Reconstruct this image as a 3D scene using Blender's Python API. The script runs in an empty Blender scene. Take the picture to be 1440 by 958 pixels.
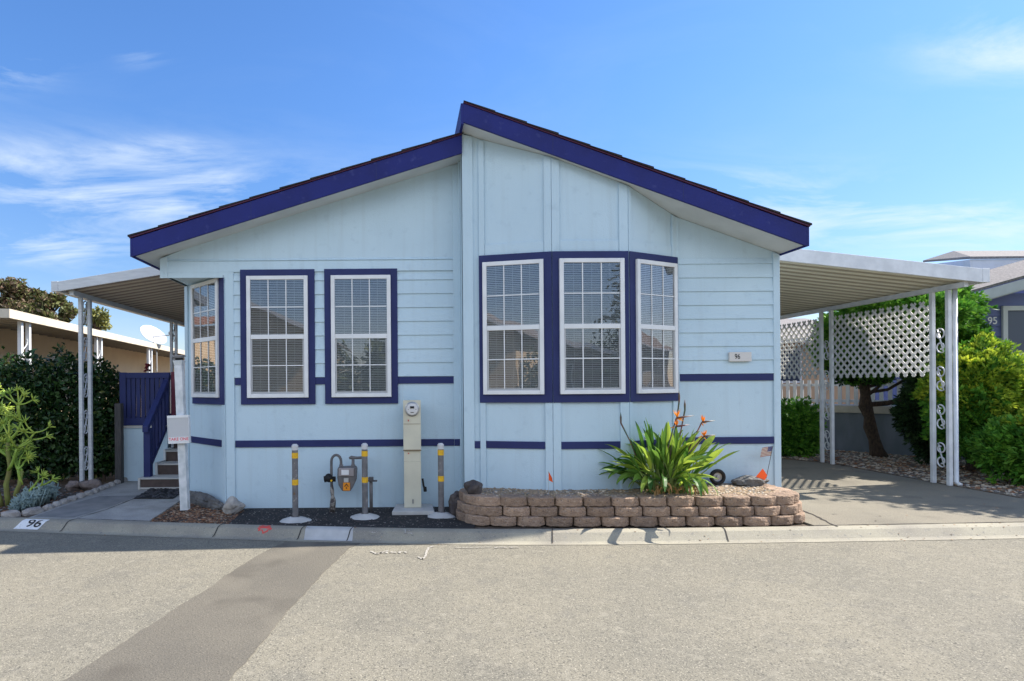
import bpy, bmesh, math, random
from mathutils import Vector, Matrix, noise
random.seed(7)
R = math.radians
S = bpy.context.scene
col = S.collection

# ------------------------------------------------------------------ camera
F = 820.0; CX = 569.0; CY = 543.0; H = 1.5; ROLL = R(0.45)
cr, sr = math.cos(ROLL), math.sin(ROLL)
cd = bpy.data.cameras.new('camera'); cam = bpy.data.objects.new('camera', cd); col.objects.link(cam)
cd.sensor_fit = 'HORIZONTAL'; cd.sensor_width = 36; cd.lens = F/1440*36
cd.shift_x = (720-CX)/1440; cd.shift_y = (CY-479)/1440
cd.clip_start = .05; cd.clip_end = 2000
cam.matrix_world = Matrix.Translation((0, 0, H)) @ Matrix.Rotation(R(90), 4, 'X') @ Matrix.Rotation(-ROLL, 4, 'Z')
S.camera = cam

# ------------------------------------------------------------------ world and sun
SUN = Vector((.97, .195, 1.0)).normalized()
w = bpy.data.worlds.new('World'); S.world = w; w.use_nodes = True
nt = w.node_tree; nt.nodes.clear(); N = nt.nodes; L = nt.links
sky = N.new('ShaderNodeTexSky'); sky.sky_type = 'NISHITA'; sky.sun_disc = False
sky.sun_elevation = math.asin(SUN.z); sky.sun_rotation = math.atan2(SUN.x, SUN.y)
sky.air_density = 1.0; sky.dust_density = .3; sky.ozone_density = 4.0
bg = N.new('ShaderNodeBackground'); bg.inputs['Strength'].default_value = 0.10
out = N.new('ShaderNodeOutputWorld')
tc = N.new('ShaderNodeTexCoord')
def wmath(op, a, b=None):
    n = N.new('ShaderNodeMath'); n.operation = op
    for i, v in enumerate((a, b)):
        if v is None: continue
        if isinstance(v, (int, float)): n.inputs[i].default_value = v
        else: L.new(v, n.inputs[i])
    return n.outputs[0]
sep = N.new('ShaderNodeSeparateXYZ'); L.new(tc.outputs['Generated'], sep.inputs[0])
zc = wmath('MAXIMUM', sep.outputs[2], .02)
cmb = N.new('ShaderNodeCombineXYZ')
L.new(wmath('DIVIDE', sep.outputs[0], wmath('ADD', zc, .12)), cmb.inputs[0]); L.new(wmath('DIVIDE', sep.outputs[1], wmath('ADD', zc, .12)), cmb.inputs[1])
mp = N.new('ShaderNodeMapping'); mp.inputs['Rotation'].default_value = (0, 0, R(-20)); mp.inputs['Scale'].default_value = (.85, 1.5, 1)
mp.inputs['Location'].default_value = (1.3, .4, 0)
L.new(cmb.outputs[0], mp.inputs[0])
cn = N.new('ShaderNodeTexNoise'); cn.inputs['Scale'].default_value = 1.5; cn.inputs['Detail'].default_value = 9; cn.inputs['Roughness'].default_value = .62; cn.inputs['Distortion'].default_value = .7
L.new(mp.outputs[0], cn.inputs['Vector'])
def blob(px, py, rx, ry):          # a soft patch of sky round one direction, where cirrus stands
    a, b = (px-CX)/F, (CY-py)/F
    yy = wmath('MAXIMUM', sep.outputs[1], .05)
    dx = wmath('DIVIDE', wmath('SUBTRACT', wmath('DIVIDE', sep.outputs[0], yy), a), rx/F)
    dz = wmath('DIVIDE', wmath('SUBTRACT', wmath('DIVIDE', sep.outputs[2], yy), b), ry/F)
    r2 = wmath('ADD', wmath('MULTIPLY', dx, dx), wmath('MULTIPLY', dz, dz))
    return wmath('POWER', 2.718, wmath('MULTIPLY', r2, -1.0))
m = None
for b in ((60, 235, 200, 45), (250, 275, 190, 45), (1420, 70, 110, 45), (1060, 285, 150, 45), (20, 95, 60, 25), (200, 80, 30, 12), (60, 345, 120, 25), (1330, 320, 200, 40), (230,210,60,18)):
    v = blob(*b); m = v if m is None else wmath('ADD', m, v)
cl = N.new('ShaderNodeMapRange'); cl.inputs['From Min'].default_value = .44; cl.inputs['From Max'].default_value = .80
L.new(cn.outputs['Fac'], cl.inputs['Value'])
cm = wmath('MULTIPLY', cl.outputs[0], wmath('ADD', wmath('MINIMUM', m, 1.0), .05))
cm = wmath('MINIMUM', wmath('MULTIPLY', cm, 1.25), .9)
mix = N.new('ShaderNodeMixRGB'); L.new(cm, mix.inputs[0]); mix.inputs[2].default_value = (4.6, 5.2, 5.8, 1)
hsv = N.new('ShaderNodeHueSaturation'); hsv.inputs['Saturation'].default_value = 1.12; L.new(sky.outputs[0], hsv.inputs['Color'])
hz = N.new('ShaderNodeMapRange'); hz.interpolation_type = 'SMOOTHSTEP'; hz.inputs['From Min'].default_value = 0; hz.inputs['From Max'].default_value = .5; L.new(sep.outputs[2], hz.inputs['Value'])
hm = N.new('ShaderNodeMixRGB'); L.new(hz.outputs[0], hm.inputs[0]); hm.inputs[1].default_value = (.86, .78, .80, 1); hm.inputs[2].default_value = (.94, 1.06, 1.22, 1)
mul = N.new('ShaderNodeMixRGB'); mul.blend_type = 'MULTIPLY'; mul.inputs[0].default_value = 1; L.new(hsv.outputs[0], mul.inputs[1]); L.new(hm.outputs[0], mul.inputs[2]); L.new(mul.outputs[0], mix.inputs[1]); 
cb = N.new('ShaderNodeTexNoise'); cb.inputs['Scale'].default_value = 2.2; cb.inputs['Detail'].default_value = 7; L.new(tc.outputs['Generated'], cb.inputs['Vector'])
def ramp(v, a, b):
    r = N.new('ShaderNodeMapRange'); r.interpolation_type = 'SMOOTHSTEP'; r.inputs['From Min'].default_value = a; r.inputs['From Max'].default_value = b; L.new(v, r.inputs['Value']); return r.outputs[0]
# added broken cloud behind the photographer, out of view, brightening the shaded front wall
bk = wmath('MULTIPLY', wmath('MULTIPLY', ramp(wmath('MULTIPLY', sep.outputs[1], -1.0), .0, .35), ramp(sep.outputs[2], .21, .33)), ramp(cb.outputs['Fac'], .36, .50))
bk = wmath('MULTIPLY', bk, wmath('SUBTRACT', 1.0, ramp(sep.outputs[2], .50, .74)))
mix2 = N.new('ShaderNodeMixRGB'); L.new(bk, mix2.inputs[0]); L.new(mix.outputs[0], mix2.inputs[1]); mix2.inputs[2].default_value = (9.6, 10.2, 11.0, 1)
L.new(mix2.outputs[0], bg.inputs['Color']); L.new(bg.outputs[0], out.inputs[0])

sl = bpy.data.lights.new('sun', 'SUN'); sl.energy = 5.0; sl.angle = R(.5); sl.color = (1, .93, .82)
so = bpy.data.objects.new('sun', sl); col.objects.link(so)
so.rotation_euler = SUN.to_track_quat('Z', 'Y').to_euler(); so.location = SUN*30
S.view_settings.view_transform = 'Standard'; S.view_settings.look = 'None'; S.view_settings.gamma = 1
S.view_settings.use_curve_mapping = False
S.view_settings.exposure = 1.0
S.render.engine = 'CYCLES'
S.cycles.max_bounces = 8; S.cycles.transparent_max_bounces = 16; S.cycles.use_denoising = True

# ------------------------------------------------------------------ helpers
def uv(px, py):
    dx, dy = px-CX, CY-py
    return dx*cr+dy*sr, -dx*sr+dy*cr
def P(px, py, Y):
    u, v = uv(px, py); return Vector((u/F*Y, Y, H+v/F*Y))
def G(px, py, z=0.0):
    u, v = uv(px, py); Y = (H-z)*F/(-v); return Vector((u/F*Y, Y, z))
def lerp(a, b, t): return a+(b-a)*t
def interp(x, pts):
    if x <= pts[0][0]: return pts[0][1]
    for (a, fa), (b, fb) in zip(pts, pts[1:]):
        if x <= b: return lerp(fa, fb, (x-a)/(b-a))
    return pts[-1][1]

class MB:
    def __init__(s): s.v = []; s.f = []; s.mi = []; s.cur = 0
    def poly(s, pts):
        i = len(s.v); s.v += [tuple(p) for p in pts]; s.f.append(tuple(range(i, i+len(pts)))); s.mi.append(s.cur)
    def hexa(s, a):                 # 8 points: bottom 4, top 4
        i = len(s.v); s.v += [tuple(p) for p in a]
        for q in ((0,3,2,1), (4,5,6,7), (0,1,5,4), (1,2,6,5), (2,3,7,6), (3,0,4,7)):
            s.f.append(tuple(i+k for k in q)); s.mi.append(s.cur)
    def box(s, x0, x1, y0, y1, z0, z1):
        s.hexa([(x0,y0,z0),(x1,y0,z0),(x1,y1,z0),(x0,y1,z0),(x0,y0,z1),(x1,y0,z1),(x1,y1,z1),(x0,y1,z1)])
    def prism(s, pts, d):           # polygon (list of 3D) extruded by vector d
        d = Vector(d); n = len(pts); i = len(s.v)
        s.v += [tuple(p) for p in pts] + [tuple(Vector(p)+d) for p in pts]
        s.f.append(tuple(range(i, i+n))[::-1]); s.f.append(tuple(range(i+n, i+2*n))); s.mi += [s.cur]*2
        for k in range(n):
            s.f.append((i+k, i+(k+1)%n, i+n+(k+1)%n, i+n+k)); s.mi.append(s.cur)
    def tube(s, pts, r, n=8, cap=True):
        pts = [Vector(p) for p in pts]; rr = r if isinstance(r, (list, tuple)) else [r]*len(pts)
        i0 = len(s.v); up = None
        for k, p in enumerate(pts):
            t = (pts[min(k+1, len(pts)-1)]-pts[max(k-1, 0)])
            if t.length < 1e-9: t = Vector((0, 0, 1))
            t.normalize()
            if up is None:
                up = Vector((0, 0, 1)) if abs(t.z) < .9 else Vector((1, 0, 0))
            a = t.cross(up); 
            if a.length < 1e-6: a = t.orthogonal()
            a.normalize(); b = a.cross(t).normalized(); up = b
            for q in range(n):
                an = 2*math.pi*q/n; s.v.append(tuple(p+(a*math.cos(an)+b*math.sin(an))*rr[k]))
        for k in range(len(pts)-1):
            for q in range(n):
                a0 = i0+k*n+q; a1 = i0+k*n+(q+1)%n
                s.f.append((a0, a1, a1+n, a0+n)); s.mi.append(s.cur)
        if cap:
            s.f.append(tuple(i0+q for q in range(n))[::-1]); s.f.append(tuple(i0+(len(pts)-1)*n+q for q in range(n))); s.mi += [s.cur]*2
    def lathe(s, c, prof, n=16):     # prof list of (r,z)
        c = Vector(c); i0 = len(s.v)
        for r, z in prof:
            for q in range(n):
                an = 2*math.pi*q/n; s.v.append((c.x+r*math.cos(an), c.y+r*math.sin(an), c.z+z))
        for k in range(len(prof)-1):
            for q in range(n):
                a0 = i0+k*n+q; a1 = i0+k*n+(q+1)%n
                s.f.append((a0, a1, a1+n, a0+n)); s.mi.append(s.cur)
        s.f.append(tuple(i0+q for q in range(n))[::-1]); s.f.append(tuple(i0+(len(prof)-1)*n+q for q in range(n))); s.mi += [s.cur]*2
    def build(s, name, mat, parent=None, smooth=False, bevel=0, fix=True):
        me = bpy.data.meshes.new(name); me.from_pydata(s.v, [], s.f)
        for mm in (mat if isinstance(mat, (list, tuple)) else [mat]): me.materials.append(mm)
        if any(s.mi): me.polygons.foreach_set('material_index', s.mi)
        if fix:
            bm = bmesh.new(); bm.from_mesh(me); bmesh.ops.recalc_face_normals(bm, faces=bm.faces); bm.to_mesh(me); bm.free()
        if smooth: me.polygons.foreach_set('use_smooth', [True]*len(me.polygons))
        me.update()
        o = bpy.data.objects.new(name, me); col.objects.link(o)
        if parent: o.parent = parent; o.matrix_parent_inverse = parent.matrix_basis.inverted()
        if bevel:
            b = o.modifiers.new('bevel', 'BEVEL'); b.width = bevel; b.segments = 2; b.limit_method = 'ANGLE'
        return o
def empty(name, loc, label=None, cat=None, group=None):
    o = bpy.data.objects.new(name, None); col.objects.link(o); o.location = loc; o.empty_display_size = .2
    tag(o, label, cat, group); return o
def tag(o, label=None, cat=None, group=None, kind=None):
    if label: o['label'] = label
    if cat: o['category'] = cat
    if group: o['group'] = group
    if kind: o['kind'] = kind
    return o
def text_mesh(txt, size, align='CENTER'):
    c = bpy.data.curves.new('t', 'FONT'); c.body = txt; c.size = size; c.align_x = align; c.align_y = 'CENTER'; c.offset = size*.012
    o = bpy.data.objects.new('t', c); col.objects.link(o)
    bpy.context.view_layer.update()
    me = bpy.data.meshes.new_from_object(o.evaluated_get(bpy.context.evaluated_depsgraph_get()))
    vs = [v.co.copy() for v in me.vertices]; fs = [tuple(p.vertices) for p in me.polygons]
    bpy.data.objects.remove(o); bpy.data.curves.remove(c); bpy.data.meshes.remove(me)
    return vs, fs
def text_obj(txt, size, fn, mat, parent, name='digits'):
    vs, fs = text_mesh(txt, size); mb = MB(); mb.v = [tuple(fn(v)) for v in vs]; mb.f = fs; mb.mi = [0]*len(fs)
    return mb.build(name, mat, parent, fix=False)

# ------------------------------------------------------------------ materials
MATS = {}
def mat(name, c, rough=.7, c2=None, scale=6, bump=0, bscale=60, metal=0, spec=.4, speck=None, detail=6, stretch=None, contrast=(.35, .65), island=0, trans=0, dist=.01, streak=None, objrand=0):
    if name in MATS: return MATS[name]
    m = bpy.data.materials.new(name); m.use_nodes = True; t = m.node_tree; n = t.nodes; l = t.links
    p = n['Principled BSDF']; p.inputs['Roughness'].default_value = rough; p.inputs['Metallic'].default_value = metal
    p.inputs['Specular IOR Level'].default_value = spec
    tc = n.new('ShaderNodeTexCoord'); vec = tc.outputs['Object']
    if stretch:
        mp = n.new('ShaderNodeMapping'); mp.inputs['Scale'].default_value = stretch; l.new(vec, mp.inputs[0]); vec = mp.outputs[0]
    rgb = n.new('ShaderNodeRGB'); rgb.outputs[0].default_value = (*c, 1); cur = rgb.outputs[0]
    def mixin(fac, col2, mode='MIX'):
        nonlocal cur
        mx = n.new('ShaderNodeMixRGB'); mx.blend_type = mode; l.new(cur, mx.inputs[1])
        if isinstance(col2, tuple): mx.inputs[2].default_value = (*col2, 1)
        else: l.new(col2, mx.inputs[2])
        if isinstance(fac, float): mx.inputs[0].default_value = fac
        else: l.new(fac, mx.inputs[0])
        cur = mx.outputs[0]
    def nz(sc, det=6, lo=.35, hi=.65):
        a = n.new('ShaderNodeTexNoise'); a.inputs['Scale'].default_value = sc; a.inputs['Detail'].default_value = det; l.new(vec, a.inputs['Vector'])
        r = n.new('ShaderNodeMapRange'); r.inputs['From Min'].default_value = lo; r.inputs['From Max'].default_value = hi; l.new(a.outputs['Fac'], r.inputs['Value'])
        return r.outputs[0]
    if c2: mixin(nz(scale, detail, *contrast), c2)
    if speck:
        for (c3, sc, lo, hi) in speck: mixin(nz(sc, 2, lo, hi), c3)
    if streak:
        mp2 = n.new('ShaderNodeMapping'); mp2.inputs['Scale'].default_value = (7, 7, .35); l.new(tc.outputs['Object'], mp2.inputs[0]); v0 = vec; vec = mp2.outputs[0]; f_ = nz(1.6, 7, .52, .85); vec = v0; mixin(f_, streak)
    if objrand:
        oi = n.new('ShaderNodeObjectInfo'); hs = n.new('ShaderNodeHueSaturation'); l.new(cur, hs.inputs['Color']); r = n.new('ShaderNodeMapRange'); r.inputs['To Min'].default_value = 1-objrand; r.inputs['To Max'].default_value = 1+objrand; l.new(oi.outputs['Random'], r.inputs['Value']); l.new(r.outputs[0], hs.inputs['Value']); cur = hs.outputs[0]
    if island:
        g = n.new('ShaderNodeNewGeometry'); hs = n.new('ShaderNodeHueSaturation'); l.new(cur, hs.inputs['Color'])
        r = n.new('ShaderNodeMapRange'); r.inputs['To Min'].default_value = 1-island; r.inputs['To Max'].default_value = 1+island; l.new(g.outputs['Random Per Island'], r.inputs['Value'])
        l.new(r.outputs[0], hs.inputs['Value'])
        r2 = n.new('ShaderNodeMapRange'); r2.inputs['To Min'].default_value = .5+island*.05; r2.inputs['To Max'].default_value = .5-island*.05; l.new(g.outputs['Random Per Island'], r2.inputs['Value'])
        l.new(r2.outputs[0], hs.inputs['Hue']); cur = hs.outputs[0]
    l.new(cur, p.inputs['Base Color'])
    if bump:
        a = n.new('ShaderNodeTexNoise'); a.inputs['Scale'].default_value = bscale; a.inputs['Detail'].default_value = 5; l.new(vec, a.inputs['Vector'])
        b = n.new('ShaderNodeBump'); b.inputs['Strength'].default_value = bump; b.inputs['Distance'].default_value = dist; l.new(a.outputs['Fac'], b.inputs['Height']); l.new(b.outputs[0], p.inputs['Normal'])
    if trans:
        tr = n.new('ShaderNodeBsdfTranslucent'); l.new(cur, tr.inputs[0]); ms = n.new('ShaderNodeMixShader'); ms.inputs[0].default_value = trans
        l.new(p.outputs[0], ms.inputs[1]); l.new(tr.outputs[0], ms.inputs[2]); l.new(ms.outputs[0], n['Material Output'].inputs[0])
    MATS[name] = m; return m
blue = mat('pale_blue_paint', (.53, .67, .76), .75, (.50, .64, .73), 1.6, .35, 90, spec=.2, speck=[((.44,.57,.66), 9, .6, .85)], streak=(.47, .59, .665))
navy = mat('navy_paint', (.023, .033, .128), .55, (.019, .026, .105), 3, .15, 60, spec=.3)
fasc = mat('indigo_fascia_paint', (.012, .019, .165), .6, (.010, .015, .125), 2.5, .25, 50, spec=.3, speck=[((.04,.05,.20), 14, .62, .85)])
white = mat('white_vinyl', (.78, .79, .80), .4, (.70, .71, .72), 5, spec=.4)
wmetal = mat('white_enamel', (.74, .76, .79), .35, (.62, .64, .67), 7, .05, 40, spec=.5)
soffit = mat('soffit_paint', (.58, .62, .64), .75, (.50, .54, .56), 3, .1, 80)
shing = mat('dark_shingle', (.022, .02, .026), .9, (.04, .034, .036), 30, .5, 120)
drip = mat('red_drip_edge', (.07, .015, .05), .6)
conc = mat('grey_concrete', (.38, .37, .35), .9, (.27, .265, .25), 3.5, .3, 160, speck=[((.20,.195,.185), 45, .58, .75), ((.5,.48,.45), 160, .6, .75)])
concl = mat('new_concrete', (.50, .50, .49), .9, (.42, .42, .41), 8, .25, 160)
curbm = mat('curb_concrete', (.34, .315, .245), .9, (.25, .23, .19), 2.2, .3, 140, speck=[((.18,.175,.165), 30, .6, .78), ((.52,.49,.43), 150, .6, .75)])
road = mat('worn_asphalt', (.225, .206, .16), .95, (.185, .172, .138), .9, .6, 110, speck=[((.14,.132,.112), 1.7, .56, .9), ((.165,.155,.13), 5.5, .56, .85), ((.10,.095,.08), 95, .53, .66), ((.36,.33,.265), 105, .58, .70), ((.07,.066,.058), 38, .70, .74), ((.27,.25,.20), 14, .58, .85)])
roadp = mat('patched_asphalt', (.15, .136, .11), .95, (.12, .11, .092), 1.1, .5, 90, speck=[((.08,.072,.06), 95, .55, .68), ((.24,.21,.165), 105, .6, .72), ((.095,.085,.07), 2.6, .55, .8), ((.19,.17,.135), 1.4, .55, .8)])
drive = mat('pale_driveway', (.225, .203, .158), .95, (.19, .172, .136), 1.1, .4, 90, speck=[((.10,.09,.075), 95, .55, .68), ((.31,.28,.22), 105, .6, .72), ((.13,.118,.095), 2.2, .57, .85), ((.06,.056,.05), 5, .70, .78)])
blacktop = mat('fresh_blacktop', (.018, .018, .02), .9, (.032, .031, .032), 6, .8, 120, speck=[((.10,.095,.09), 140, .68, .76)], dist=.02)
soil = mat('dark_soil', (.075, .055, .04), .95, (.13, .10, .075), 8, .8, 60, dist=.03)
ground = mat('bare_ground', (.17, .145, .11), .95, (.12, .11, .08), 2, .3, 40)
glassm = None
def make_glass():
    m = bpy.data.materials.new('window_glass'); m.use_nodes = True; t = m.node_tree; n = t.nodes; l = t.links; n.remove(n['Principled BSDF'])
    tr = n.new('ShaderNodeBsdfTransparent'); tr.inputs[0].default_value = (.80, .84, .86, 1)
    gl = n.new('ShaderNodeBsdfGlossy'); gl.inputs['Roughness'].default_value = .0; gl.inputs[0].default_value = (.86, .79, .78, 1)
    tc = n.new('ShaderNodeTexCoord'); nz = n.new('ShaderNodeTexNoise'); nz.inputs['Scale'].default_value = 2.2; nz.inputs['Detail'].default_value = 1; l.new(tc.outputs['Object'], nz.inputs['Vector'])
    b = n.new('ShaderNodeBump'); b.inputs['Strength'].default_value = .25; b.inputs['Distance'].default_value = .01; l.new(nz.outputs['Fac'], b.inputs['Height']); l.new(b.outputs[0], gl.inputs['Normal'])
    lw = n.new('ShaderNodeFresnel'); lw.inputs[0].default_value = 1.5
    a = n.new('ShaderNodeMath'); a.operation = 'MULTIPLY_ADD'; l.new(lw.outputs[0], a.inputs[0]); a.inputs[1].default_value = 1.1; a.inputs[2].default_value = .15; a.use_clamp = True
    mx = n.new('ShaderNodeMixShader'); l.new(a.outputs[0], mx.inputs[0]); l.new(tr.outputs[0], mx.inputs[1]); l.new(gl.outputs[0], mx.inputs[2]); l.new(mx.outputs[0], n['Material Output'].inputs[0])
    return m
glassm = make_glass()
blindm = mat('blind_slat', (.74, .76, .78), .6)
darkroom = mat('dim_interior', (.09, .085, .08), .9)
blackm = mat('black_rubber', (.012, .012, .013), .7)

# ------------------------------------------------------------------ ground, road, curb
CB = [(-60, 15.5), (-30, 10.9), (-12, 8.05), (-4.75, 6.85), (-1.6, 6.34), (0, 6.14), (1.55, 6.05), (4.18, 6.10), (6.57, 6.19), (12, 6.45), (30, 7.4), (60, 9)]
def curb_y(x): return sum(interp(x+d, CB) for d in (-1, -.5, 0, .5, 1))/5
PROF = [(0, -.03), (0, 0), (.07, .0), (.11, -.012), (.15, -.05), (.185, -.082), (.21, -.092), (.26, -.096)]
def curb_pt(x, d, off=0):
    pr = PROF[1:]; z = interp(d, pr)
    return Vector((x, curb_y(x)-d, z+off))
mb = MB(); mb.poly([(-700,-700,-.16),(700,-700,-.16),(700,900,-.16),(-700,900,-.16)])
tag(mb.build('ground', ground), kind='structure')
xs = [-60+i*.5 for i in range(241)]
mb = MB()
for a, b in zip(xs, xs[1:]): mb.poly([(a, curb_y(a)-.2, -.1), (a, -3.4, -.1), (b, -3.4, -.1), (b, curb_y(b)-.2, -.1)])
tag(mb.build('road', road), kind='structure')
mb = MB()
for a, b in zip(xs, xs[1:]): mb.poly([(a, curb_y(a)+.0, -.02), (b, curb_y(b)+.0, -.02), (b, 70, -.02), (a, 70, -.02)])
tag(mb.build('yard_ground', soil), kind='structure')
mb = MB()
for a, b in zip(xs, xs[1:]):
    for (d0, z0), (d1, z1) in zip(PROF, PROF[1:]):
        mb.poly([(a, curb_y(a)-d0, z0), (a, curb_y(a)-d1, z1), (b, curb_y(b)-d1, z1), (b, curb_y(b)-d0, z0)])
curb = tag(mb.build('curb', curbm), kind='structure')
# other side of the street
mb = MB(); mb.box(-60, 60, -3.65, -3.4, -.14, .0); tag(mb.build('far_curb', curbm), kind='structure')
mb = MB(); mb.box(-60, 60, -30, -3.65, -.15, -.012); tag(mb.build('far_yard', mat('dry_lawn', (.10,.12,.05), .95, (.16,.14,.08), 3)), kind='structure')
# darker diagonal patch in the road
mb = MB(); z = -.096
pl = [G(375, 774, z), G(335, 798, z), G(300, 822, z), G(240, 860, z), G(90, 958, z), G(20, 1010, z)]
pr = [G(492, 770, z), G(462, 798, z), G(440, 822, z), G(405, 860, z), G(322, 958, z), G(285, 1010, z)]
pl.insert(0, Vector((pl[0].x+.12, curb_y(-1)-.27, z))); pr.insert(0, Vector((pr[0].x+.1, curb_y(-.5)-.27, z)))
def ragged(p_, sd):
    o_ = []; 
    for a_, b_ in zip(p_, p_[1:]):
        k_ = max(2, int((b_-a_).length/.05))
        for i in range(k_):
            q = a_.lerp(b_, i/k_); q.x += .022*noise.noise(Vector((q.y*9, sd, 0)))+.02*noise.noise(Vector((q.y*2.3, sd, 4))); o_.append(q)
    return o_+[p_[-1]]
pl = ragged(pl, 1); pr = ragged(pr, 8)
mb.prism(pl+pr[::-1], (0, 0, -.002))
tag(mb.build('road_patch', roadp), kind='structure')
# curb markings
def curb_strip(x0, x1, d0, d1, off, name, m, skew=0, nx=8, parent=curb):
    mb = MB(); nd = 8
    for i in range(nx):
        for j in range(nd):
            q = []
            for (a, b) in ((i, j), (i+1, j), (i+1, j+1), (i, j+1)):
                d = lerp(d0, d1, b/nd); q.append(curb_pt(lerp(x0, x1, a/nx)+skew*(d-d0), d, off))
            mb.poly(q)
    return mb.build(name, m, parent, fix=False)
whitep = mat('white_road_paint', (.72, .73, .74), .8, (.5, .5, .5), 40, contrast=(.55, .75))
blackp = mat('black_paint', (.02, .02, .022), .7)
redp = mat('red_spray_paint', (.75, .07, .06), .8, (.45, .12, .10), 30)
xl = G(26, 734).x; xr = G(66, 733).x
curb_strip(xl, xr, .07, .195, .004, 'painted_plate', whitep, skew=-.6)
text_obj('96', .13, lambda v: curb_pt((xl+xr)/2-.0+v.x*1.45+.3*v.y, max(.09, min(.19, .137-v.y*.85)), .009), blackp, curb, 'painted_number')
a, b = G(425, 750).x, G(494, 752).x
curb_strip(a, b, .0, .22, .003, 'pale_curb_section', concl, nx=6)
chalk = mat('chalk_mark', (.42, .40, .36), .9, (.22, .20, .17), 60, contrast=(.4, .6))
text_obj('E', .13, lambda v: curb_pt(G(573, 750).x+v.x*1.8, .10-v.y*.8, .005), chalk, curb, 'chalk_letter')
text_obj('-', .16, lambda v: curb_pt(G(524, 750).x+v.x*1.8, .11-v.y*.8, .005), chalk, curb, 'chalk_dash')
def splat(cx, cy, rx, ry, m, name, fn, n=26, seed=1):
    rnd = random.Random(seed); mb = MB(); pts = []
    for i in range(n):
        a = 2*math.pi*i/n; k = rnd.uniform(.65, 1.1); pts.append(fn(cx+math.cos(a)*rx*k, cy+math.sin(a)*ry*k))
    c = fn(cx, cy)
    for i in range(n): mb.poly([c, pts[i], pts[(i+1)%n]])
    return mb.build(name, m, curb, fix=False)
splat(G(364, 750).x, .09, .085, .07, redp, 'red_paint_spot', lambda x, d: curb_pt(x, max(d, .012), .004))
# road chalk: usa  ∫ — oc
roadmarks = []
def rtext(t, px, py, size, sx=1.7):
    p = G(px, py, -.094)
    return text_obj(t, size, lambda v: (p.x+v.x*sx, p.y+v.y, -.094), chalk, None, 'chalk_writing')
def rline(pts, wd=.012):
    mb = MB(); q = [G(x, y, -.094) for x, y in pts]
    for a, b in zip(q, q[1:]):
        d = (b-a); nrm = Vector((-d.y, d.x, 0)).normalized()*wd; mb.poly([a-nrm, b-nrm, b+nrm, a+nrm])
    return mb
o1 = rtext('usn', 553, 776.5, .12); tag(o1, kind='structure')
mb = rline([(521, 775), (530, 779), (546, 774)]); m2 = rline([(588, 783), (594, 786), (598, 783), (600, 775), (603, 770), (610, 768)]); m3 = rline([(640, 770.5), (692, 769.5)], .007)
for k in (m2, m3):
    o = len(mb.v); mb.v += k.v; mb.f += [tuple(i+o for i in f) for f in k.f]; mb.mi += k.mi
tag(mb.build('chalk_line', chalk, fix=False), kind='structure')
tag(rtext('oc', 712, 769.5, .10, 2.6), kind='structure')

# asphalt strip, path, driveway
def sheet(name, pts, z, m, back=None):
    mb = MB(); mb.prism([(p[0], p[1], z) for p in pts], (0, 0, -.06)); return tag(mb.build(name, m), kind='structure')
def along_curb(x0, x1, n=14, gap=.003): return [(lerp(x0, x1, i/n), curb_y(lerp(x0, x1, i/n))+gap) for i in range(n+1)]
xa, xb = G(318, 739).x, G(665, 742).x
sheet('asphalt_strip', along_curb(xa, xb) + [(.95, 7.25), (-2.25, 7.25), (G(345, 716).x, 7.15)], -.002, blacktop)
pa, pb = G(40, 728).x, G(207, 734).x
sheet('path', along_curb(pa, pb) + [tuple(G(255, 703))[:2], (-3.02, 8.3), (-3.02, 9.5), (-4.62, 9.5), tuple(G(178, 676))[:2], tuple(G(125, 695))[:2], tuple(G(80, 713))[:2]], .0, conc)
dxr = 7.88
sheet('driveway', along_curb(4.3, dxr+2.3, 20) + [(8.9, 6.7), (8.1, 7.1), (dxr, 7.5), (dxr, 10.9), (7.4, 11.6), (7.0, 13), (7.0, 22), (4.55, 22), (4.55, 7.2), (4.3, 7.1)], .0, drive)
jm = mat('dirt_joint', (.05, .045, .04), .95)
def jline(pts, wd, name='joint', z=.0035, jitter=0.0):
    mb = MB(); q = []
    for (a, b) in zip(pts, pts[1:]):
        n = max(2, int((Vector(b[:2])-Vector(a[:2])).length/.06))
        for i in range(n): q.append(Vector((lerp(a[0], b[0], i/n)+random.uniform(-jitter, jitter), lerp(a[1], b[1], i/n)+random.uniform(-jitter, jitter), z)))
    q.append(Vector((pts[-1][0], pts[-1][1], z)))
    for a, b in zip(q, q[1:]):
        d = b-a; nr = Vector((-d.y, d.x, 0)).normalized()*wd*random.uniform(.5, 1.2); mb.poly([a-nr, b-nr, b+nr, a+nr])
    return tag(mb.build(name, jm, fix=False), kind='structure')
jline([(x, y+.012) for x, y in along_curb(4.3, 10, 20)], .008, 'driveway_joint', .004, .003)
jline([(x, y+.012) for x, y in along_curb(pa+.6, pb, 12)], .007, 'path_joint', .004, .004)
jline([tuple(G(1128, 718)), tuple(G(1150, 727)), tuple(G(1165, 735)), tuple(G(1178, 741))], .012, 'driveway_crack', .0045, .01)
jline([tuple(G(108, 729)), tuple(G(150, 717)), tuple(G(192, 700)), tuple(G(215, 691))], .008, 'path_seam', .004, .002)
darkc = mat('stained_concrete', (.24, .235, .23), .9, (.18, .18, .18), 5, .2, 160)
mb = MB(); mb.poly([(*tuple(G(48, 727))[:2], .003), (*tuple(G(104, 728))[:2], .003), (*tuple(G(160, 711))[:2], .003), (*tuple(G(196, 697))[:2], .003), (*tuple(G(140, 698))[:2], .003), (*tuple(G(90, 712))[:2], .003)])
tag(mb.build('path_patch', darkc), kind='structure')
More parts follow.
